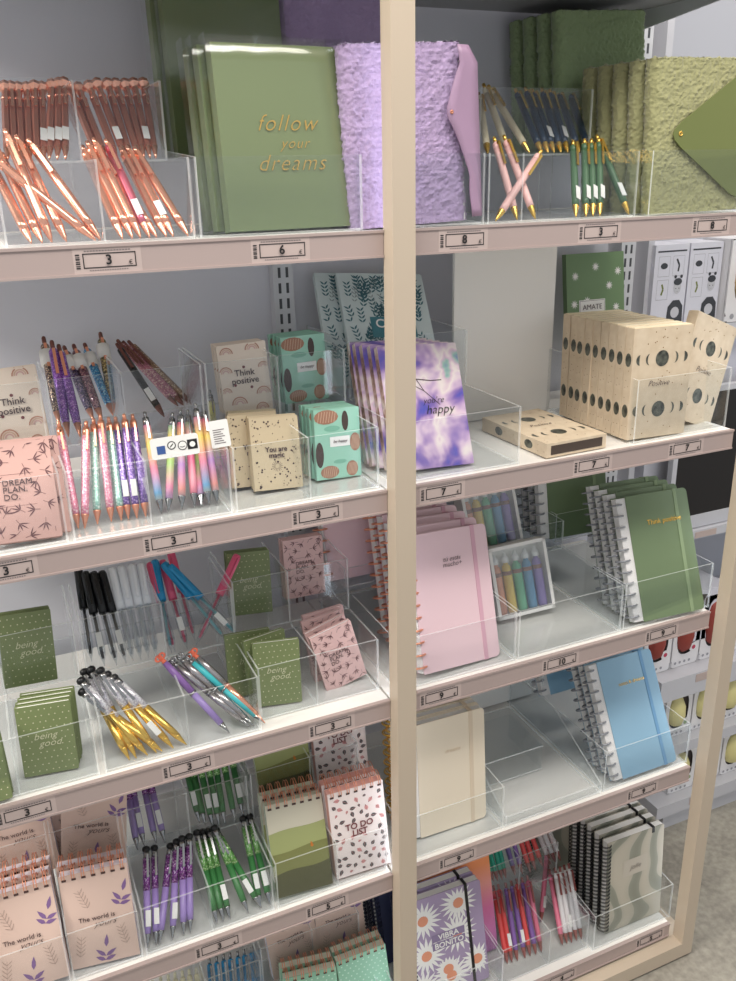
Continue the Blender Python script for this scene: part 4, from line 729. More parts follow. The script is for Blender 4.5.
# sleeved binders
BIND = mat('sage_binder_cover', (118, 130, 88), .4)
def binder(label, q, **k):
    W, H, T = .156, .203, .02
    t = note('sleeved_binder', 'binder', label, W, H, T, BIND, [GOLD], None, [('follow', .026, GOLD, .004, .118, dict(shear=.4, off=-.0003, space=1.15)), ('your', .017, GOLD, .012, .096, dict(shear=.4, off=-.0002, space=1.15)), ('dreams', .026, GOLD, .006, .074, dict(shear=.4, off=-.0003, space=1.15))], group='sleeved sage green binders')
    m = MB()
    n = 14                                                       # crinkled clear sleeve, longer than the binder
    for side, y0 in ((0, -.0018), (1, T+.0018)):
        vs = []; r = random.Random(3+side)
        for j in range(n+1):
            for i in range(n+1):
                x = -W/2-.006+(W+.012)*i/n; z = -.001+(H+.012)*j/n; e = (i in (0, n)) or (j in (0, n))
                vs.append((x, (y0+T/2*(0 if not (j == n) else 1)*(1 if side == 0 else -1)) + (0 if e else r.uniform(-.0012, .0002)*(1 if side == 0 else -1)), z))
        m.add(vs, [(j*(n+1)+i, j*(n+1)+i+1, (j+1)*(n+1)+i+1, (j+1)*(n+1)+i) for j in range(n) for i in range(n)], 0, True)
    for x in (-W/2-.006, W/2+.006): m.add([(x, -.0018, -.001), (x, T+.0018, -.001), (x, T+.0018, H+.010), (x, -.0018, H+.010)], [(0, 1, 2, 3)])
    put('clear_sleeve', m, PLA, t)
    return pose(t, q, **k)
q = Q_['green_binder']
a = binder('sage green binder in a clear sleeve reading follow your dreams, frontmost', q, y=.03); stack(a, None, 3, .024, lambda i: 'sleeved sage green binder, %s behind the front one' % ORD[i-1], sx=-.008)
b = binder('sleeved sage green binder raised in the shaded back row', q, y=.20, dx=-.015, dz=.085, lean=4); stack(b, None, 2, .024, lambda i: 'sleeved sage green binder at the very back of the shaded row', sx=-.01)
# fleece notebooks with leather flap
def fleece_mesh(W, H, T, m_, seed):
    """thick slab covered with a curly pile"""
    from mathutils import noise
    nx, nz, ny = int(W/.0017), int(H/.0017), 14
    mb = MB(); off = Vector((seed*3.1, seed, 0))
    def sheet(fn, nu, nv):
        vs = []
        for j in range(nv+1):
            for i in range(nu+1):
                p, nrm, edge = fn(i/nu, j/nv)
                d = .0042*abs(noise.noise((Vector(p)+off)*210))+.0030*abs(noise.noise((Vector(p)+off)*390))-.0015+.0012*noise.noise((Vector(p)+off)*90)
                vs.append(Vector(p)+Vector(nrm)*d)
        mb.add(vs, [(j*(nu+1)+i, j*(nu+1)+i+1, (j+1)*(nu+1)+i+1, (j+1)*(nu+1)+i) for j in range(nv) for i in range(nu)], 0, True)
    r = T/2
    # a closed loop section in x-y (rounded ends) swept up z
    def loop(u):
        per = 2*(W-T)+2*math.pi*r; s = u*per
        if s < W-T: return (-W/2+r+s, 0), (0, -1)
        s -= W-T
        if s < math.pi*r: a = -math.pi/2+s/r; return (W/2-r+r*math.cos(a), r+r*math.sin(a)), (math.cos(a), math.sin(a))
        s -= math.pi*r
        if s < W-T: return (W/2-r-s, T), (0, 1)
        s -= W-T; a = math.pi/2+s/r; return (-W/2+r+r*math.cos(a), r+r*math.sin(a)), (math.cos(a), math.sin(a))
    def side(u, v):
        (x, y), (nx_, ny_) = loop(u); return (x, y, H*v), (nx_, ny_, 0), 0
    sheet(side, int((2*W)/.0017), nz)
    def top(u, v):
        x = -W/2+r*.3+(W-r*.6)*u; return (x, T*v, H+.0012*math.sin(math.pi*v)), (0, 0, 1), 0
    sheet(top, nx, ny)
    return mb.mesh('fleece_cover', [m_])
PUR = mat('lavender_fleece', (172, 150, 184), .95, sheen=.4, bump=(420, 1)); PURD = PUR
OLV = mat('olive_fleece', (158, 156, 112), .95, sheen=.4, bump=(420, 1)); GRN = mat('forest_fleece', (140, 158, 116), .95, sheen=.35, bump=(420, 1))
PLEA = mat('lavender_leather', (164, 134, 160), .4); OLEA = mat('olive_leather', (110, 118, 66), .4)
FM = {}
def fleece(label, key, W, H, T, m_, flap, group, **k):
    if key not in FM: FM[key] = fleece_mesh(W, H, T, m_, len(FM)+1)
    t = thing('fleece_notebook', label, 'notebook', group=group); link('fleece_cover', FM[key], t)
    put('page_block', MB().box(-W/2+.006, W/2-.004, .004, T-.004, .001, H-.003), PAGES, t)
    if flap: flap(t, W, H, T)
    return t
def flap_right(t, W, H, T):
    n = 20; m = MB(); vs = []
    for j in range(n+1):
        v = j/n; z = .004+(H-.008)*v
        reach = .016+.034*max(0, 1-abs(v-.62)/.36)+.003*math.sin(v*9)
        for i, u in enumerate((0, .35, .7, 1)):
            vs.append((W/2+.016-reach*u-.012*(v > .9)*(v-.9)*10, -.003-.006*u, z))
    m.add(vs, [(j*4+i, j*4+i+1, (j+1)*4+i+1, (j+1)*4+i) for j in range(n) for i in range(3)], 0, True)
    o = put('leather_flap', m, PLEA, t); md = o.modifiers.new('thick', 'SOLIDIFY'); md.thickness = .0016
    put('snap_button', MB().torus((W/2-.024, -.0105, .62*H), .0016, .001, 'y', 10, 5), COPPER, t)
a = fleece('lavender fleece notebook with leather flap standing behind the middle post', 'pur', .160, .207, .028, PUR, flap_right, 'lavender fleece notebooks')
pose(a, Q_['purple_fleece'], y=.02, dx=.012)
for i in range(1, 3):
    b = fleece('lavender fleece notebook, %s behind the front one at the middle post' % ORD[i-1], 'pur', .160, .207, .028, PUR, None, 'lavender fleece notebooks'); pose(b, Q_['purple_fleece'], y=.02+.036*i, lean=3, dx=.010-.004*i)
for i in range(3):
    b = fleece('lavender fleece notebook in shade, %s in the raised back row' % ORD[i], 'pur', .160, .207, .028, PUR, None, 'lavender fleece notebooks'); pose(b, Q_['purple_fleece'], y=.2+.034*i, dx=.005-.018*i, dz=.086, lean=4)
def flap_diamond(t, W, H, T):
    m = MB(); z0, z1 = H*.06, H*.94; tip = (-W/2+.032, H*.52)
    pts = [(W/2-.004, z0), (W/2-.004, z1), (W/2-.03, z1-.012), (tip[0]+.014, tip[1]+.016), (tip[0]+.003, tip[1]+.007), (tip[0], tip[1]), (tip[0]+.003, tip[1]-.008), (tip[0]+.014, tip[1]-.018), (W/2-.03, z0+.01)]
    m.prism(pts, -.006, -.0042); put('leather_flap', m, OLEA, t)
    put('snap_button', MB().torus((tip[0]+.012, -.0064, tip[1]), .0026, .001, 'y', 12, 5), GOLD, t)
QF = [.985, .022, -.0645, -2, -1, 3]
a = fleece('olive fleece notebook with pointed leather flap, frontmost at right', 'olv', .17, .205, .028, OLV, flap_diamond, 'olive fleece notebooks'); pose(a, QF)
for i in range(1, 5):
    b = fleece('olive fleece notebook, %s behind the flap one at right' % ORD[i-1], 'olv', .17, .205, .028, OLV, None, 'olive fleece notebooks'); pose(b, QF, dy=.031*i, dx=-.003*i, lean=3)
QR = [.86, .2, .018, -3, -2, 4]
for i in range(4):
    b = fleece('dark green fleece notebook, %s in the raised back row above navy pens' % ORD[i], 'grn', .165, .205, .026, GRN, None, 'dark green fleece notebooks'); pose(b, [.958, .21, .022, -3, -2, 4], dy=.034*i, dx=-.003*i)
# leaf pattern notebooks and watercolour notebooks
PALEB = mat('pale_leaf_cover', (208, 220, 220), .5); TEAL, GRL, TEALB = mat('teal_print', (66, 112, 122), .5), mat('grey_leaf_print', (150, 164, 164), .5), mat('teal_plate', (70, 128, 140), .5)
def leafn(label, **k):
    t = note('leaf_pattern_notebook', 'notebook', label, .145, .205, .012, PALEB, [TEAL, GRL, TEALB], pat_sprigs, [('Cree', .022, WHITE, .0, .110, dict(off=.0003)), ('en ti', .012, WHITE, .0, .096, dict())], group='pale blue leaf notebooks')
    return pose(t, Q_['leaf_note'], **k)
leafn('pale blue leaf pattern notebook with teal title plate, behind the middle post', lean=40); leafn('pale blue leaf pattern notebook peeking out at left of the front one', lean=40, dx=-.03, dy=.022)
WATER = ramp_mat('watercolour_cover', 'noise', 17, [(.34, (70, 78, 176)), (.41, (120, 96, 170)), (.47, (176, 146, 190)), (.52, (214, 188, 208)), (.57, (232, 220, 216)), (.61, (214, 184, 202)), (.65, (150, 186, 174)), (.72, (96, 86, 176))], .45, detail=3, dist=.3)
WPG = ramp_mat('patterned_spine', 'noise', 40, [(.3, (96, 74, 70)), (.45, (190, 150, 130)), (.6, (236, 220, 206)), (.8, (150, 120, 150))], .5, detail=3)
def pat_twig(m, W, H):
    m.line([(-.035, H*.82), (-.01, H*.72), (.012, H*.70), (.03, H*.70)], .0014); m.line([(-.01, H*.72), (.0, H*.62), (.022, H*.5)], .0011); m.line([(0, H*.62), (-.012, H*.66)], .001)
def water(label, **k):
    t = note('watercolour_notebook', 'notebook', label, .125, .18, .012, WATER, [INK], pat_twig, [("you're", .013, BLACK, .012, .097, dict(shear=.3, off=-.0002)), ('happy', .019, BLACK, .020, .083, dict(shear=.3, off=-.0002))], group='purple watercolour notebooks')
    put('printed_spine', MB().box(-.0629, -.0626, 0, .012, 0, .18), WPG, t)
    return pose(t, Q_['water_note'], **k)
a = water('purple watercolour notebook reading happy, frontmost beside the middle post', yaw=-2); stack(a, None, 5, .0135, lambda i: 'purple watercolour notebook, %s behind the front one' % ORD[i-1], sx=-.005)
# disc bound notebooks
PINKC = mat('pink_disc_cover', (234, 202, 208), .45); PINKE = mat('pink_elastic', (216, 168, 184), .6)
GRC = mat('green_disc_cover', (108, 126, 92), .45); GRE = mat('green_elastic', (134, 152, 116), .6)
BLC = mat('blue_disc_cover', (142, 180, 204), .45); BLE = mat('blue_elastic', (110, 156, 194), .6)
CRC = mat('cream_disc_cover', (236, 222, 200), .45); CRE = mat('cream_elastic', (222, 204, 180), .6)
SMOKE = mat('smoke_disc', (150, 152, 158), .2, .3)
PT = [('tú estás\nmucho+', .0105, INK, .004, .165, dict(shear=.3, lead=.8, off=-.0001))]
a = pose(disc_book('disc_notebook', 'pink disc notebook with copper discs and elastic, frontmost', .15, .215, .017, PINKC, COPPER, PINKE, PT, 'pink disc notebooks', .007), Q_['pink_disc'])
stack(a, None, 5, .031, lambda i: 'pink disc notebook, %s behind the front one' % ORD[i-1], jx=.001, jr=.004, jz=.004)
b = copy_tree(a); b.location = (.535, .235, Z[3]+.09); b['label'] = 'pink disc notebook raised in the back row behind the middle post'
GT = [('Think positive', .0125, GOLD, .018, .165, dict(off=.0001))]
a = pose(disc_book('disc_notebook', 'green disc notebook reading think positive, frontmost', .15, .215, .017, GRC, SMOKE, GRE, GT, 'green disc notebooks'), Q_['green_disc'])
stack(a, None, 4, .024, lambda i: 'green disc notebook, %s behind the front one' % ORD[i-1], jx=.001, jr=.004, jz=.004)
for i in range(3):
    b = copy_tree(a); b.location = (.955, .215+.022*i, Z[3]+.09); b.rotation_euler.x = math.radians(-12); b['label'] = 'green disc notebook, %s in the shaded back row' % ORD[i]
BT = [('mindful moments', .0095, GOLD, .014, .165, dict())]
BT = [('notes & dreams', .0095, GOLD, .014, .165, dict())]
a = pose(disc_book('disc_notebook', 'light blue disc notebook with gold print, frontmost', .15, .215, .017, BLC, SMOKE, BLE, BT, 'blue disc notebooks'), Q_['blue_disc'])
stack(a, None, 3, .024, lambda i: 'light blue disc notebook, %s behind the front one' % ORD[i-1], jx=.001, jr=.004, jz=.004)
b = copy_tree(a); b.location = (.965, .2, Z[4]+.09); b['label'] = 'light blue disc notebook in the shaded back row'
CT = [('dreams', .010, CRE, .012, .150, dict(shear=.3))]
a = pose(disc_book('disc_notebook', 'cream disc notebook with gold discs, frontmost', .15, .212, .017, CRC, GOLD, CRE, CT, 'cream disc notebooks'), Q_['cream'], lean=6, y=.045)
stack(a, None, 4, .021, lambda i: 'cream disc notebook, %s behind the front one' % ORD[i-1], jx=.001, jr=.004, jz=.004)
# ---------------------------------------------------------------- top bound pads
PEACH = mat('peach_cover', (218, 190, 176), .5); LILP, GRYL = mat('purple_leaf_print', (130, 98, 148), .5), mat('grey_line_print', (168, 142, 130), .5)
def world(label, q, W=.094, H=.142, **k):
    t = pad('flowered_notepad', label, W, H, .016, PEACH, [LILP, GRYL], pat_world, [('The world is', .0098, INK, -.004, H*.50, dict()), ('yours', .0135, INK, .006, H*.435, dict(shear=.45, off=-.0002))], COPPER, 'peach notepads with purple leaves')
    return pose(t, q, **k)
a = world('peach notepad with purple leaves, front of the second column', Q_['world_front'], y=.02); stack(a, None, 2, .022, lambda i: 'peach notepad with purple leaves, behind the front of the second column')
a = world('peach notepad with purple leaves, front at the lower left edge', Q_['world_left'], y=.02, lean=18); stack(a, None, 3, .021, lambda i: 'peach notepad with purple leaves, %s behind the front at lower left edge' % ORD[i-1])
a = world('peach notepad tilted in the upper tier of the second column', Q_['world_rear'], y=.125, lean=6, roll=7, dz=.002)
b = world('peach notepad behind the tilted one in the upper tier', Q_['world_rear'], y=.15, lean=6, roll=3, dx=-.014)
b = world('peach notepad in the upper tier at the lower left edge', Q_['world_left'], y=.14, lean=10, dx=.012, dz=.086)
a = world('peach notepad in the bottom shelf upper tier, left one', Q_['world_r5a'], y=.145, dx=.006); b = world('peach notepad in the bottom shelf upper tier, right one', Q_['world_r5b'], y=.145, dx=.006)
SKY = mat('field_sky', (204, 198, 178), .5); F1, F2, F3, ORG = mat('field_pale_green', (158, 164, 108), .5), mat('field_green', (124, 126, 74), .5), mat('field_dark_green', (84, 84, 54), .5), mat('orange_print', (196, 120, 50), .5)
MINTP = mat('mint_paper', (216, 226, 208), .6); PNKP = mat('pink_paper', (238, 180, 170), .6)
def field(label, q, **k):
    t = pad('landscape_notepad', label, .092, .145, .019, SKY, [F1, F2, F3, ORG], pat_field, [], COPPER, 'green landscape notepads', page=MINTP); return pose(t, q, **k)
a = field('green landscape notepad, front of its stack', Q_['field_front'], y=.02); stack(a, None, 2, .025, lambda i: 'green landscape notepad, %s behind the front one' % ORD[i-1])
a = field('green landscape notepad raised in the upper tier', Q_['field_rear'], lean=3, y=.15)
LW = mat('leafy_white_cover', (240, 226, 222), .5); LP, LD = mat('rose_leaf_print', (214, 150, 148), .5), mat('dark_leaf_print', (86, 84, 84), .5)
def todo(label, q, **k):
    t = pad('checklist_notepad', label, .094, .148, .019, LW, [LP, LD], pat_todo, [('TO DO\nLIST', .0145, HRT, 0, .077, dict(lead=.85, off=.0003))], COPPER, 'to do list notepads', page=PNKP); return pose(t, q, **k)
a = todo('leaf pattern to do list notepad, front of its stack', Q_['todo_front'], y=.02, dx=.003); stack(a, None, 2, .025, lambda i: 'leaf pattern to do list notepad, %s behind the front one' % ORD[i-1])
a = todo('leaf pattern to do list notepad raised in the upper tier', Q_['todo_rear'])
MD = mat('mint_dot_cover', (150, 200, 172), .5); MDP = mat('pale_mint_dot', (206, 232, 214), .5)
def mdot(label, q, **k):
    t = pad('mint_dotted_notepad', label, .094, .14, .016, MD, [MDP], pat_mintdots, [], COPPER, 'mint dotted notepads', page=MINTP); return pose(t, q, **k)
a = mdot('mint dotted notepad at bottom, front left one', Q_['mint_dot_a'], y=.06); stack(a, None, 2, .021, lambda i: 'mint dotted notepad behind the front left one')
a = mdot('mint dotted notepad at bottom, front right one', Q_['mint_dot_b'], y=.06); stack(a, None, 2, .021, lambda i: 'mint dotted notepad behind the front right one')
# ---------------------------------------------------------------- side spiral notebooks
def spiral(name, label, W, H, T, cover, extra, pat, texts, ringm, group, el=None, page=WHITE):
    t = thing(name, label, 'notebook', group=group)
    m = MB().rbox(-W/2, W/2, 0, .001, 0, H, .006, right_only=True).rbox(-W/2, W/2, T-.001, T, 0, H, .006, right_only=True)
    if pat: pat(m, W, H)
    put('cover', m, [cover]+list(extra), t); put('page_block', MB().box(-W/2+.001, W/2-.003, .0011, T-.0011, .001, H-.001), page, t)
    c = MB(); n = 24
    for k in range(n):
        for d in (0, .0022): c.torus((-W/2+.001, T/2, .008+k*(H-.016)/(n-1)+d), T/2+.0035, .0008, 'z', 12, 4)
    put('wire_spiral', c, ringm, t)
    if el: put('elastic_band', MB().box(W*.28, W*.28+.006, T, T+.0009, 0, H+.0006).box(W*.28, W*.28+.006, -.0009, 0, H-.012 if name == 'marbled_notebook' else -.0006, H+.0006).box(W*.28, W*.28+.006, 0, T, H, H+.0009), el, t)
    for s, size, mt, x, z, kw in texts: lettering(t, s, size, mt, x, z, **kw)
    return t
MARB = ramp_mat('marbled_grey_cover', 'wave', 5, [(0, (140, 140, 126)), (.40, (150, 150, 136)), (.44, (180, 174, 158)), (1, (188, 180, 164))], .5, detail=1.2, dist=14)
a = spiral('marbled_notebook', 'grey marbled spiral notebook with black coil, frontmost', .14, .212, .016, MARB, [mat('marble_plate', (190, 182, 168), .5)], lambda m, W, H: m.poly([(-.03, H*.56), (.03, H*.56), (.03, H*.74), (-.03, H*.74)], y=-.0005), [('jolie', .016, mat('faded_print', (150, 142, 134), .5), 0, .137, dict(shear=.3))], BLKP, 'marbled spiral notebooks', BLKP)
pose(a, Q_['marble'], lean=5, y=.03); stack(a, None, 5, .024, lambda i: 'marbled spiral notebook, %s behind the front one' % ORD[i-1], jx=.001, jr=.003, jz=.003)
b = copy_tree(a); b.location = (.965, .215, Z[5]+.004); b['label'] = 'marbled spiral notebook at the back beside the sticker pens'
LAV = mat('lavender_cover', (166, 148, 178), .5); OC = mat('daisy_orange', (226, 152, 120), .5); PLT = mat('title_plate', (140, 124, 156), .5)
a = spiral('daisy_notebook', 'lavender daisy notebook with black elastic, frontmost beside the middle post', .152, .211, .018, LAV, [WHITE, OC, PLT], pat_daisy, [('VIBRA', .0155, WHITE, .002, .1225, dict(off=.0003)), ('BONITO', .0155, WHITE, .002, .1055, dict(off=.0003))], mat('navy_wire', (34, 36, 60), .35), 'lavender daisy notebooks', BLKP)
pose(a, Q_['daisy'], y=.045); stack(a, None, 2, .024, lambda i: 'lavender daisy notebook just behind the front one')
GRAD = ramp_mat('sunset_cover', 'z', 1, [(0, (196, 130, 190)), (.45, (226, 120, 170)), (.7, (240, 160, 150)), (.9, (244, 150, 96))], .45, stretch=(1, 1, 4.7))
a = spiral('sunset_notebook', 'pink and orange gradient notebook behind the daisy notebooks', .152, .211, .018, GRAD, [], None, [], mat('navy_wire', (34, 36, 60)), 'sunset gradient notebooks')
pose(a, Q_['daisy'], y=.095, dx=.050); stack(a, None, 2, .024, lambda i: 'pink and orange gradient notebook at the back of its row')
b = spiral('navy_notebook', 'navy spiral notebook visible left of the middle post at the bottom', .152, .211, .018, mat('navy_cover', (40, 44, 74), .5), [], None, [], mat('navy_wire', (34, 36, 60)), 'navy spiral notebooks'); pose(b, Q_['daisy'], y=.15, dx=-.02)
stack(b, None, 3, .026, lambda i: 'navy spiral notebook, %s behind the first at the bottom' % ORD[i-1], jx=.001)
# ---------------------------------------------------------------- moon phase boxes
KRAFT = ramp_mat('kraft_card', 'noise', 60, [(.3, (212, 192, 164)), (.7, (222, 204, 178))], .65); MOON = ramp_mat('moon_foil', 'noise', 90, [(.35, (52, 54, 50)), (.65, (110, 112, 100))], .35, .3); GDOT = mat('gold_dot', (150, 112, 66), .4, .3)
def moonbox(label, W=.112, H=.172, T=.019):
    t = thing('moon_phase_box', label, 'box', group='kraft moon phase boxes')
    m = MB().box(-W/2, W/2, 0, T, 0, H); pat_moon_front(m, W, H)
    x = -W/2-.0003
    for zc in (H*.72, H*.26):
        n = 12; m.add([(x, T*.5+.0068*math.cos(2*math.pi*k/n), zc+.0105*math.sin(2*math.pi*k/n)) for k in range(n)], [tuple(range(n))], 1)
    r = random.Random(6)
    for k in range(16):
        z = r.uniform(.006, H-.006); y = r.uniform(.003, T-.003)
        if min(abs(z-H*.72), abs(z-H*.26)) > .014: m.add([(x, y-.0009, z), (x, y, z-.0009), (x, y+.0009, z), (x, y, z+.0009)], [(0, 1, 2, 3)], 2)
    put('slipcase', m, [KRAFT, MOON, GDOT], t)
    put('page_block', MB().box(-W/2+.002, W/2-.002, .0025, T-.0025, H-.001, H+.0012), mat('cream_pages', (240, 226, 196), .6), t)
    lettering(t, 'Positive', .013, INK, -.004, H*.5, shear=.35, off=-.0002)
    return t
a = pose(moonbox('kraft moon phase box, front of the standing row'), Q_['moon_box'], y=.018, lean=2)
stack(a, None, 9, .0198, lambda i: 'kraft moon phase box, %s behind the front of the standing row' % ORD[i-1], jx=.0012, jr=.004, jz=.004)
b = copy_tree(a); b['label'] = 'kraft moon phase box leaning away at the right end'; b.location = (1.045, .05, Z[2]+.006); b.rotation_euler = (math.radians(-4), math.radians(21), math.radians(8))
c = moonbox('kraft moon phase box lying flat on the shelf beside the row', .112, .172, .022)
c.location = (.789, .012, Z[2]+.024); c.rotation_euler = (math.radians(-90), 0, math.radians(2))
put('magnet_drawer', MB().box(-.048, .048, .004, .018, -.0006, .0), mat('dark_opening', (74, 62, 54), .6), c)
# AMATE pad
SAGE = mat('sage_card', (112, 140, 98), .5)
a = note('gift_notebook', 'notebook', 'sage green notebook with white flowers and AMATE label behind moon boxes', .128, .185, .012, SAGE, [WHITE, INK], pat_flowers, [('AMATE', .0135, INK, -.009, .088, dict(off=-.0001)), ('tal como eres', .0055, INK, -.009, .074, dict())])
pose(a, [1.046, .30, -.33, -1, 0, 8])
# white display boards
for x0, x1, zt, zb, y, lb in ((.704, .900, Z[1]-.03, Z[2]+.002, .24, 'tall white board standing behind the flat moon phase box'), (.70, .955, Z[3]-.05, Z[4]+.006, .325, 'white board standing behind the empty acrylic tray')):
    tag(put('display_board', MB().box(x0, x1, y, y+.006, zb, zt), WHITE), lb, 'board')
# pastel spray sets
def spray(label, q, **k):
    W, H, D = .112, .125, .03
    t = thing('spray_bottle_set', label, 'bottle set', group='pastel spray bottle sets')
    m = MB().box(-W/2, W/2, D-.002, D, 0, H).box(-W/2, W/2, 0, D, 0, .002).box(-W/2, W/2, 0, D, H-.002, H).box(-W/2, -W/2+.002, 0, D, 0, H).box(W/2-.002, W/2, 0, D, 0, H)
    for x0, x1, z0, z1 in ((-W/2, W/2, 0, .006), (-W/2, W/2, H-.006, H), (-W/2, -W/2+.006, 0, H), (W/2-.006, W/2, 0, H)): m.box(x0, x1, -.001, 0, z0, z1)
    put('white_carton', m, WHITE, t); put('clear_window', MB().box(-W/2+.006, W/2-.006, -.0006, -.0003, .006, H-.006), PLA, t)
    for i, (nm, c) in enumerate((('peach', (222, 154, 128)), ('yellow', (226, 196, 104)), ('green', (112, 184, 148)), ('blue', (104, 156, 196)), ('lavender', (146, 126, 190)))):
        x = -.040+i*.020; mt = mat('pastel_'+nm, c, .3)
        b = put('bottle', MB().lathe([(.0078, .004), (.0086, .008), (.0086, .078), (.0070, .086), (.0042, .089), (.0042, .092)], 14), mt, t, loc=(x, .014, .002))
        put('bottle_neck', MB().lathe([(.0087, .0705), (.0087, .0775)], 14), mat('neck_brown', (150, 110, 100), .4), b)
        put('spray_cap', MB().lathe([(.0062, .0921), (.0062, .101), (.003, .103), (.0028, .109)], 12), WHP, b)
    return pose(t, q, **k)
spray('white carton of five pastel spray bottles in the front tray', Q_['spray_front']); spray('white carton of pastel spray bottles raised in the upper tier', Q_['spray_rear'], y=.215, lean=18)
# low clear riser box in the empty tray
# hang tags over the rainbow pens
t = thing('paper_hang_tag', 'white paper tag with recycling symbols hung in front of the rainbow pens', 'tag', (.192, .016, Z[2]+.098), E(-4, -2, 8)); W, H = .058, .026
m = MB().rbox(-W/2, W/2, 0, .0008, -H/2, H/2, .004)
put('card', m, WHITE, t)
m = MB().disc(-.004, .002, .0052, mi=0, n=16).disc(-.004, .002, .0040, mi=1, y=-.0006, n=16).disc(.009, .0, .0058, mi=0, n=18).disc(.009, .0, .0048, mi=1, y=-.0006, n=18).poly([(.015, -.006), (.027, -.006), (.027, .006), (.015, .006)], mi=0).disc(.021, 0, .0036, mi=1, y=-.0006).poly([(-.022, -.007), (-.012, -.007), (-.012, .003), (-.022, .003)], mi=2).line([(-.006, .0), (-.002, .004)], .0012, mi=0, y=-.0008).line([(.006, -.001), (.0085, -.002), (.012, -.001)], .0008, mi=0, y=-.0008)
put('printed_symbols', m, [BLACK, WHITE, mat('symbol_blue', (60, 90, 150), .5)], t)
t = thing('paper_hang_tag', 'small white paper tag hanging at the right end of the rainbow pens', 'tag', (.249, .02, Z[2]+.105), E(-6, -4, 8))
m = MB().rbox(-.012, .012, 0, .0008, -.017, .017, .002); put('card', m, WHITE, t)
m = MB()
for k in range(7): m.poly([(-.008, -.012+k*.0028), (.006-(k % 3)*.002, -.012+k*.0028), (.006-(k % 3)*.002, -.011+k*.0028), (-.008, -.011+k*.0028)], mi=0)
put('printed_lines', m, [mat('small_print', (120, 110, 110))], t)
# ---------------------------------------------------------------- neighbouring fixture further right
NF = thing('neighbour_shelving', 'white neighbouring shelving unit seen beyond the right post', 'shelving')
NX = 1.255; NW = mat('neighbour_white', (200, 200, 206), .45)
put('back_panel', MB().box(NX-.04, NX+1.3, .62, .64, 0, 2.3), mat('neighbour_back', (186, 188, 196), .6), NF)
put('side_panel', MB().box(NX-.055, NX-.04, .36, .62, .9, 2.3), NW, NF)
put('base_plinth', MB().box(1.33, NX+1.3, .28, .62, 0, .054), NW, NF)
for nm, zt, y0, x0, hh in (('shelf', GZ-.305, .33, NX-.04, .03), ('shelf', GZ-.74, .29, NX-.02, .02), ('shelf', GZ-1.085, .262, NX+.005, .055), ('shelf', GZ-1.27, .262, 1.30, .028), ('shelf', GZ-1.44, .262, 1.29, .035)):
    s = put('shelf_board', MB().box(x0, NX+1.3, y0, .62, zt-hh, zt), NW, NF)
    put('price_card', MB().box(x0+.10, x0+.16, y0-.001, y0, zt-.024 if hh > .026 else zt-.018, zt-.004), TAGPAPER, s)
CARD = mat('pale_carton', (216, 216, 226), .5)
def face_box(x, lbl):
    t = thing('mask_carton', lbl, 'box', (x, .35, GZ-.304), group='pale cartons with a printed portrait')
    W, H = .084, .16; m = MB().box(0, W, 0, .08, 0, H)
    g = 1; m.poly([(.006, H-.014), (W-.006, H-.014), (W-.006, H-.011), (.006, H-.011)], mi=1)
    for bx, bz in ((.010, H-.06), (.046, H-.06), (.010, H-.105)): m.line([(bx, bz), (bx+.028, bz), (bx+.028, bz+.038), (bx, bz+.038), (bx, bz)], .0006, mi=3)
    m.disc(.024, H-.04, .009, mi=1, rz=.006, n=10).line([(.055, H-.028), (.062, H-.04), (.060, H-.052)], .004, mi=1).line([(.022, H-.075), (.026, H-.085), (.022, H-.096)], .004, mi=2)
    m.disc(.062, H-.083, .0095, mi=4, rz=.013, n=14, y=-.0006).disc(.062, H-.072, .0105, mi=1, rz=.007, n=12, y=-.0008).disc(.055, H-.062, .0035, mi=1, y=-.0008).disc(.070, H-.062, .0035, mi=1, y=-.0008)
    m.disc(.058, H-.085, .0012, mi=1, y=-.001, n=6).disc(.066, H-.085, .0012, mi=1, y=-.001, n=6).disc(.062, H-.091, .0016, mi=3, y=-.001, n=6, rz=.0008)
    m.poly([(.040, .006), (.082, .006), (.080, .040), (.070, .052), (.054, .052), (.042, .040)], mi=1, y=-.0005).disc(.061, .028, .011, mi=4, n=14, y=-.0007)
    put('carton', m, [CARD, mat('portrait_dark', (58, 60, 66), .5), mat('carton_green', (120, 130, 70), .5), mat('carton_grey', (160, 160, 166), .5), mat('portrait_light', (196, 196, 202), .5)], t)
face_box(1.21, 'pale carton with printed portrait, left one beyond the shelf'); face_box(1.298, 'pale carton with printed portrait, right one beside the white carton')
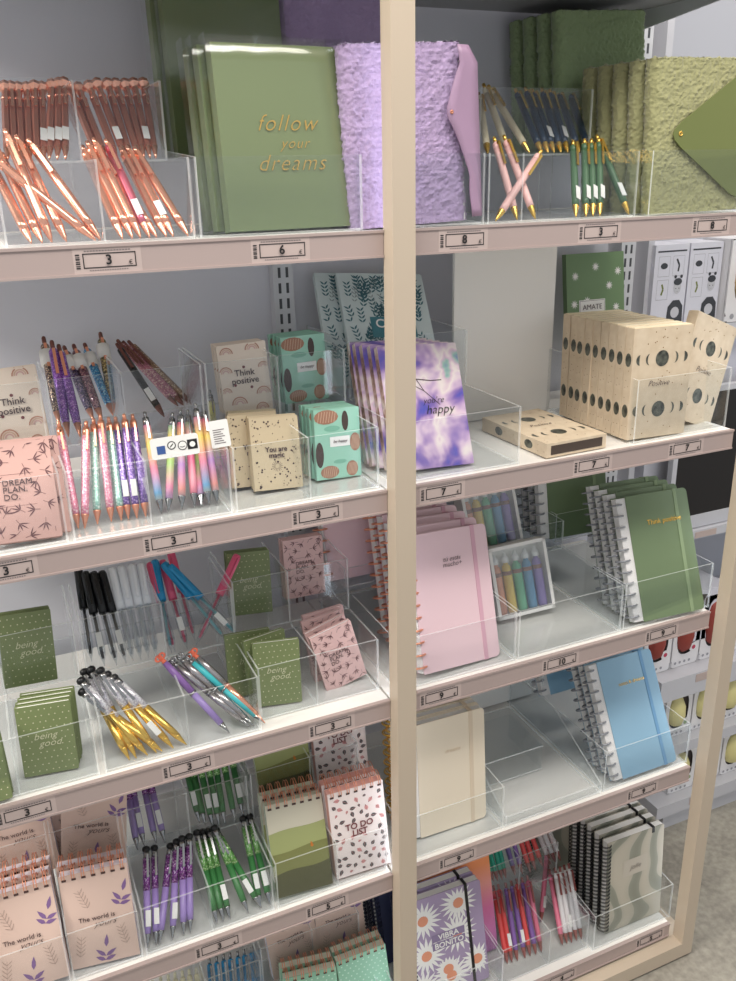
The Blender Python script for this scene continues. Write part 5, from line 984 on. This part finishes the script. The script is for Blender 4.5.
def window_box(name, label, x, y, z, W, H, D, colr, mname, group, nwin=1):
    t = thing(name, label, 'box', (x, y, z), group=group)
    m = MB().box(0, W, .003, D, 0, H); r = W*.40; cz = H*.56
    # front sheet with a rounded window cut out
    n = 20; inner = [(W/2+W*.36*math.copysign(abs(math.cos(a))**.7, math.cos(a)), cz+H*.38*math.copysign(abs(math.sin(a))**.7, math.sin(a))) for a in [2*math.pi*k/n for k in range(n)]]
    outer = []
    for u, v in inner:
        du, dv = u-W/2, v-cz; s = min((W/2)/abs(du) if abs(du) > 1e-6 else 9, ((H-cz) if dv > 0 else cz)/abs(dv) if abs(dv) > 1e-6 else 9); outer.append((W/2+du*s, cz+dv*s))
    for k in range(n): m.add([(*p_[:1], 0, p_[1]) for p_ in (inner[k], outer[k], outer[(k+1) % n], inner[(k+1) % n])], [(0, 1, 2, 3)], 0)
    m.box(.002, W-.002, .0005, .0028, .002, .012)
    m.add([(0, .0029, 0), (W, .0029, 0), (W, .0029, H), (0, .0029, H)], [(0, 1, 2, 3)], 1)
    m.box(0, .0006, 0, .004, 0, H); m.box(W-.0006, W, 0, .004, 0, H); m.box(0, W, 0, .004, H-.0006, H)
    m.disc(W*.78, H*.26, W*.15, mi=0, y=-.0012, n=14); m.disc(W*.78, H*.26, W*.07, mi=2, y=-.0016, n=8)
    for k in range(4): m.disc(W*(.15+.17*k), H*.07, W*.045, mi=3, y=-.0012, n=8)
    put('carton', m, [mat('window_carton', (232, 230, 232), .5), mat('window_dark', (44, 34, 34), .5), M[mname+'_spot'] if mname+'_spot' in M else mat(mname+'_spot', (180, 60, 80), .5), mat('carton_grey', (160, 160, 166), .5)], t)
    put('oval_piece', MB().lathe([(W*.05, H*.22), (W*.22, H*.30), (W*.29, H*.48), (W*.27, H*.68), (W*.17, H*.84), (W*.03, H*.89)], 16, cx=W*.42, cy=.004), mat(mname, colr, .6), t)
    return t
mat('red_sponge_spot', (190, 60, 90)); mat('cream_sponge_spot', (150, 170, 130))
for i, x in enumerate((1.235, 1.318, 1.401, 1.484)): window_box('window_carton', 'white window carton with red oval piece, %s from left beyond the right post' % ORD[i], x, .30, GZ-1.084, .080, .165, .06, (150, 62, 52), 'red_sponge', 'cartons with red oval pieces')
for i, x in enumerate((1.31, 1.393, 1.476, 1.559)): window_box('window_carton', 'white window carton with cream oval piece, %s from left on its upper row' % ORD[i], x, .29, GZ-1.269, .080, .125, .06, (222, 212, 150), 'cream_sponge', 'cartons with cream oval pieces')
for i, x in enumerate((1.345, 1.428, 1.511, 1.594)): window_box('window_carton', 'white window carton with cream oval piece, %s from left on its lower row' % ORD[i], x, .29, GZ-1.439, .080, .125, .06, (222, 212, 150), 'cream_sponge', 'cartons with cream oval pieces')
window_box('window_carton', 'large white window carton with tan oval piece at the right picture edge', 1.385, .33, GZ-.304, .13, .165, .08, (190, 160, 110), 'tan_sponge', None)
t = thing('chalkboard_sign', 'black board in a white frame beyond the right post', 'sign', (1.262, .30, GZ-.738))
put('board', MB().box(.008, .33, .002, .012, .03, .30), mat('board_black', (22, 18, 18), .5), t)
put('frame', MB().box(0, .34, 0, .014, 0, .03).box(0, .34, 0, .014, .30, .312).box(0, .012, 0, .014, .03, .30).box(.33, .34, 0, .014, .03, .30), NW, t)
t = thing('small_carton', 'small white carton with black print below the black board', 'box', (1.345, .30, GZ-.9))
put('carton', MB().box(0, .12, 0, .09, -.128, 0).poly([(.02, -.03), (.05, -.028), (.06, -.012), (.04, -.008)], mi=1), [CARD, BLACK], t)
t = thing('grey_carton', 'pale grey carton pair under the portrait cartons', 'box', (1.24, .36, GZ-.455))
put('carton', MB().box(0, .3, 0, .12, -.28, .12), CARD, t)
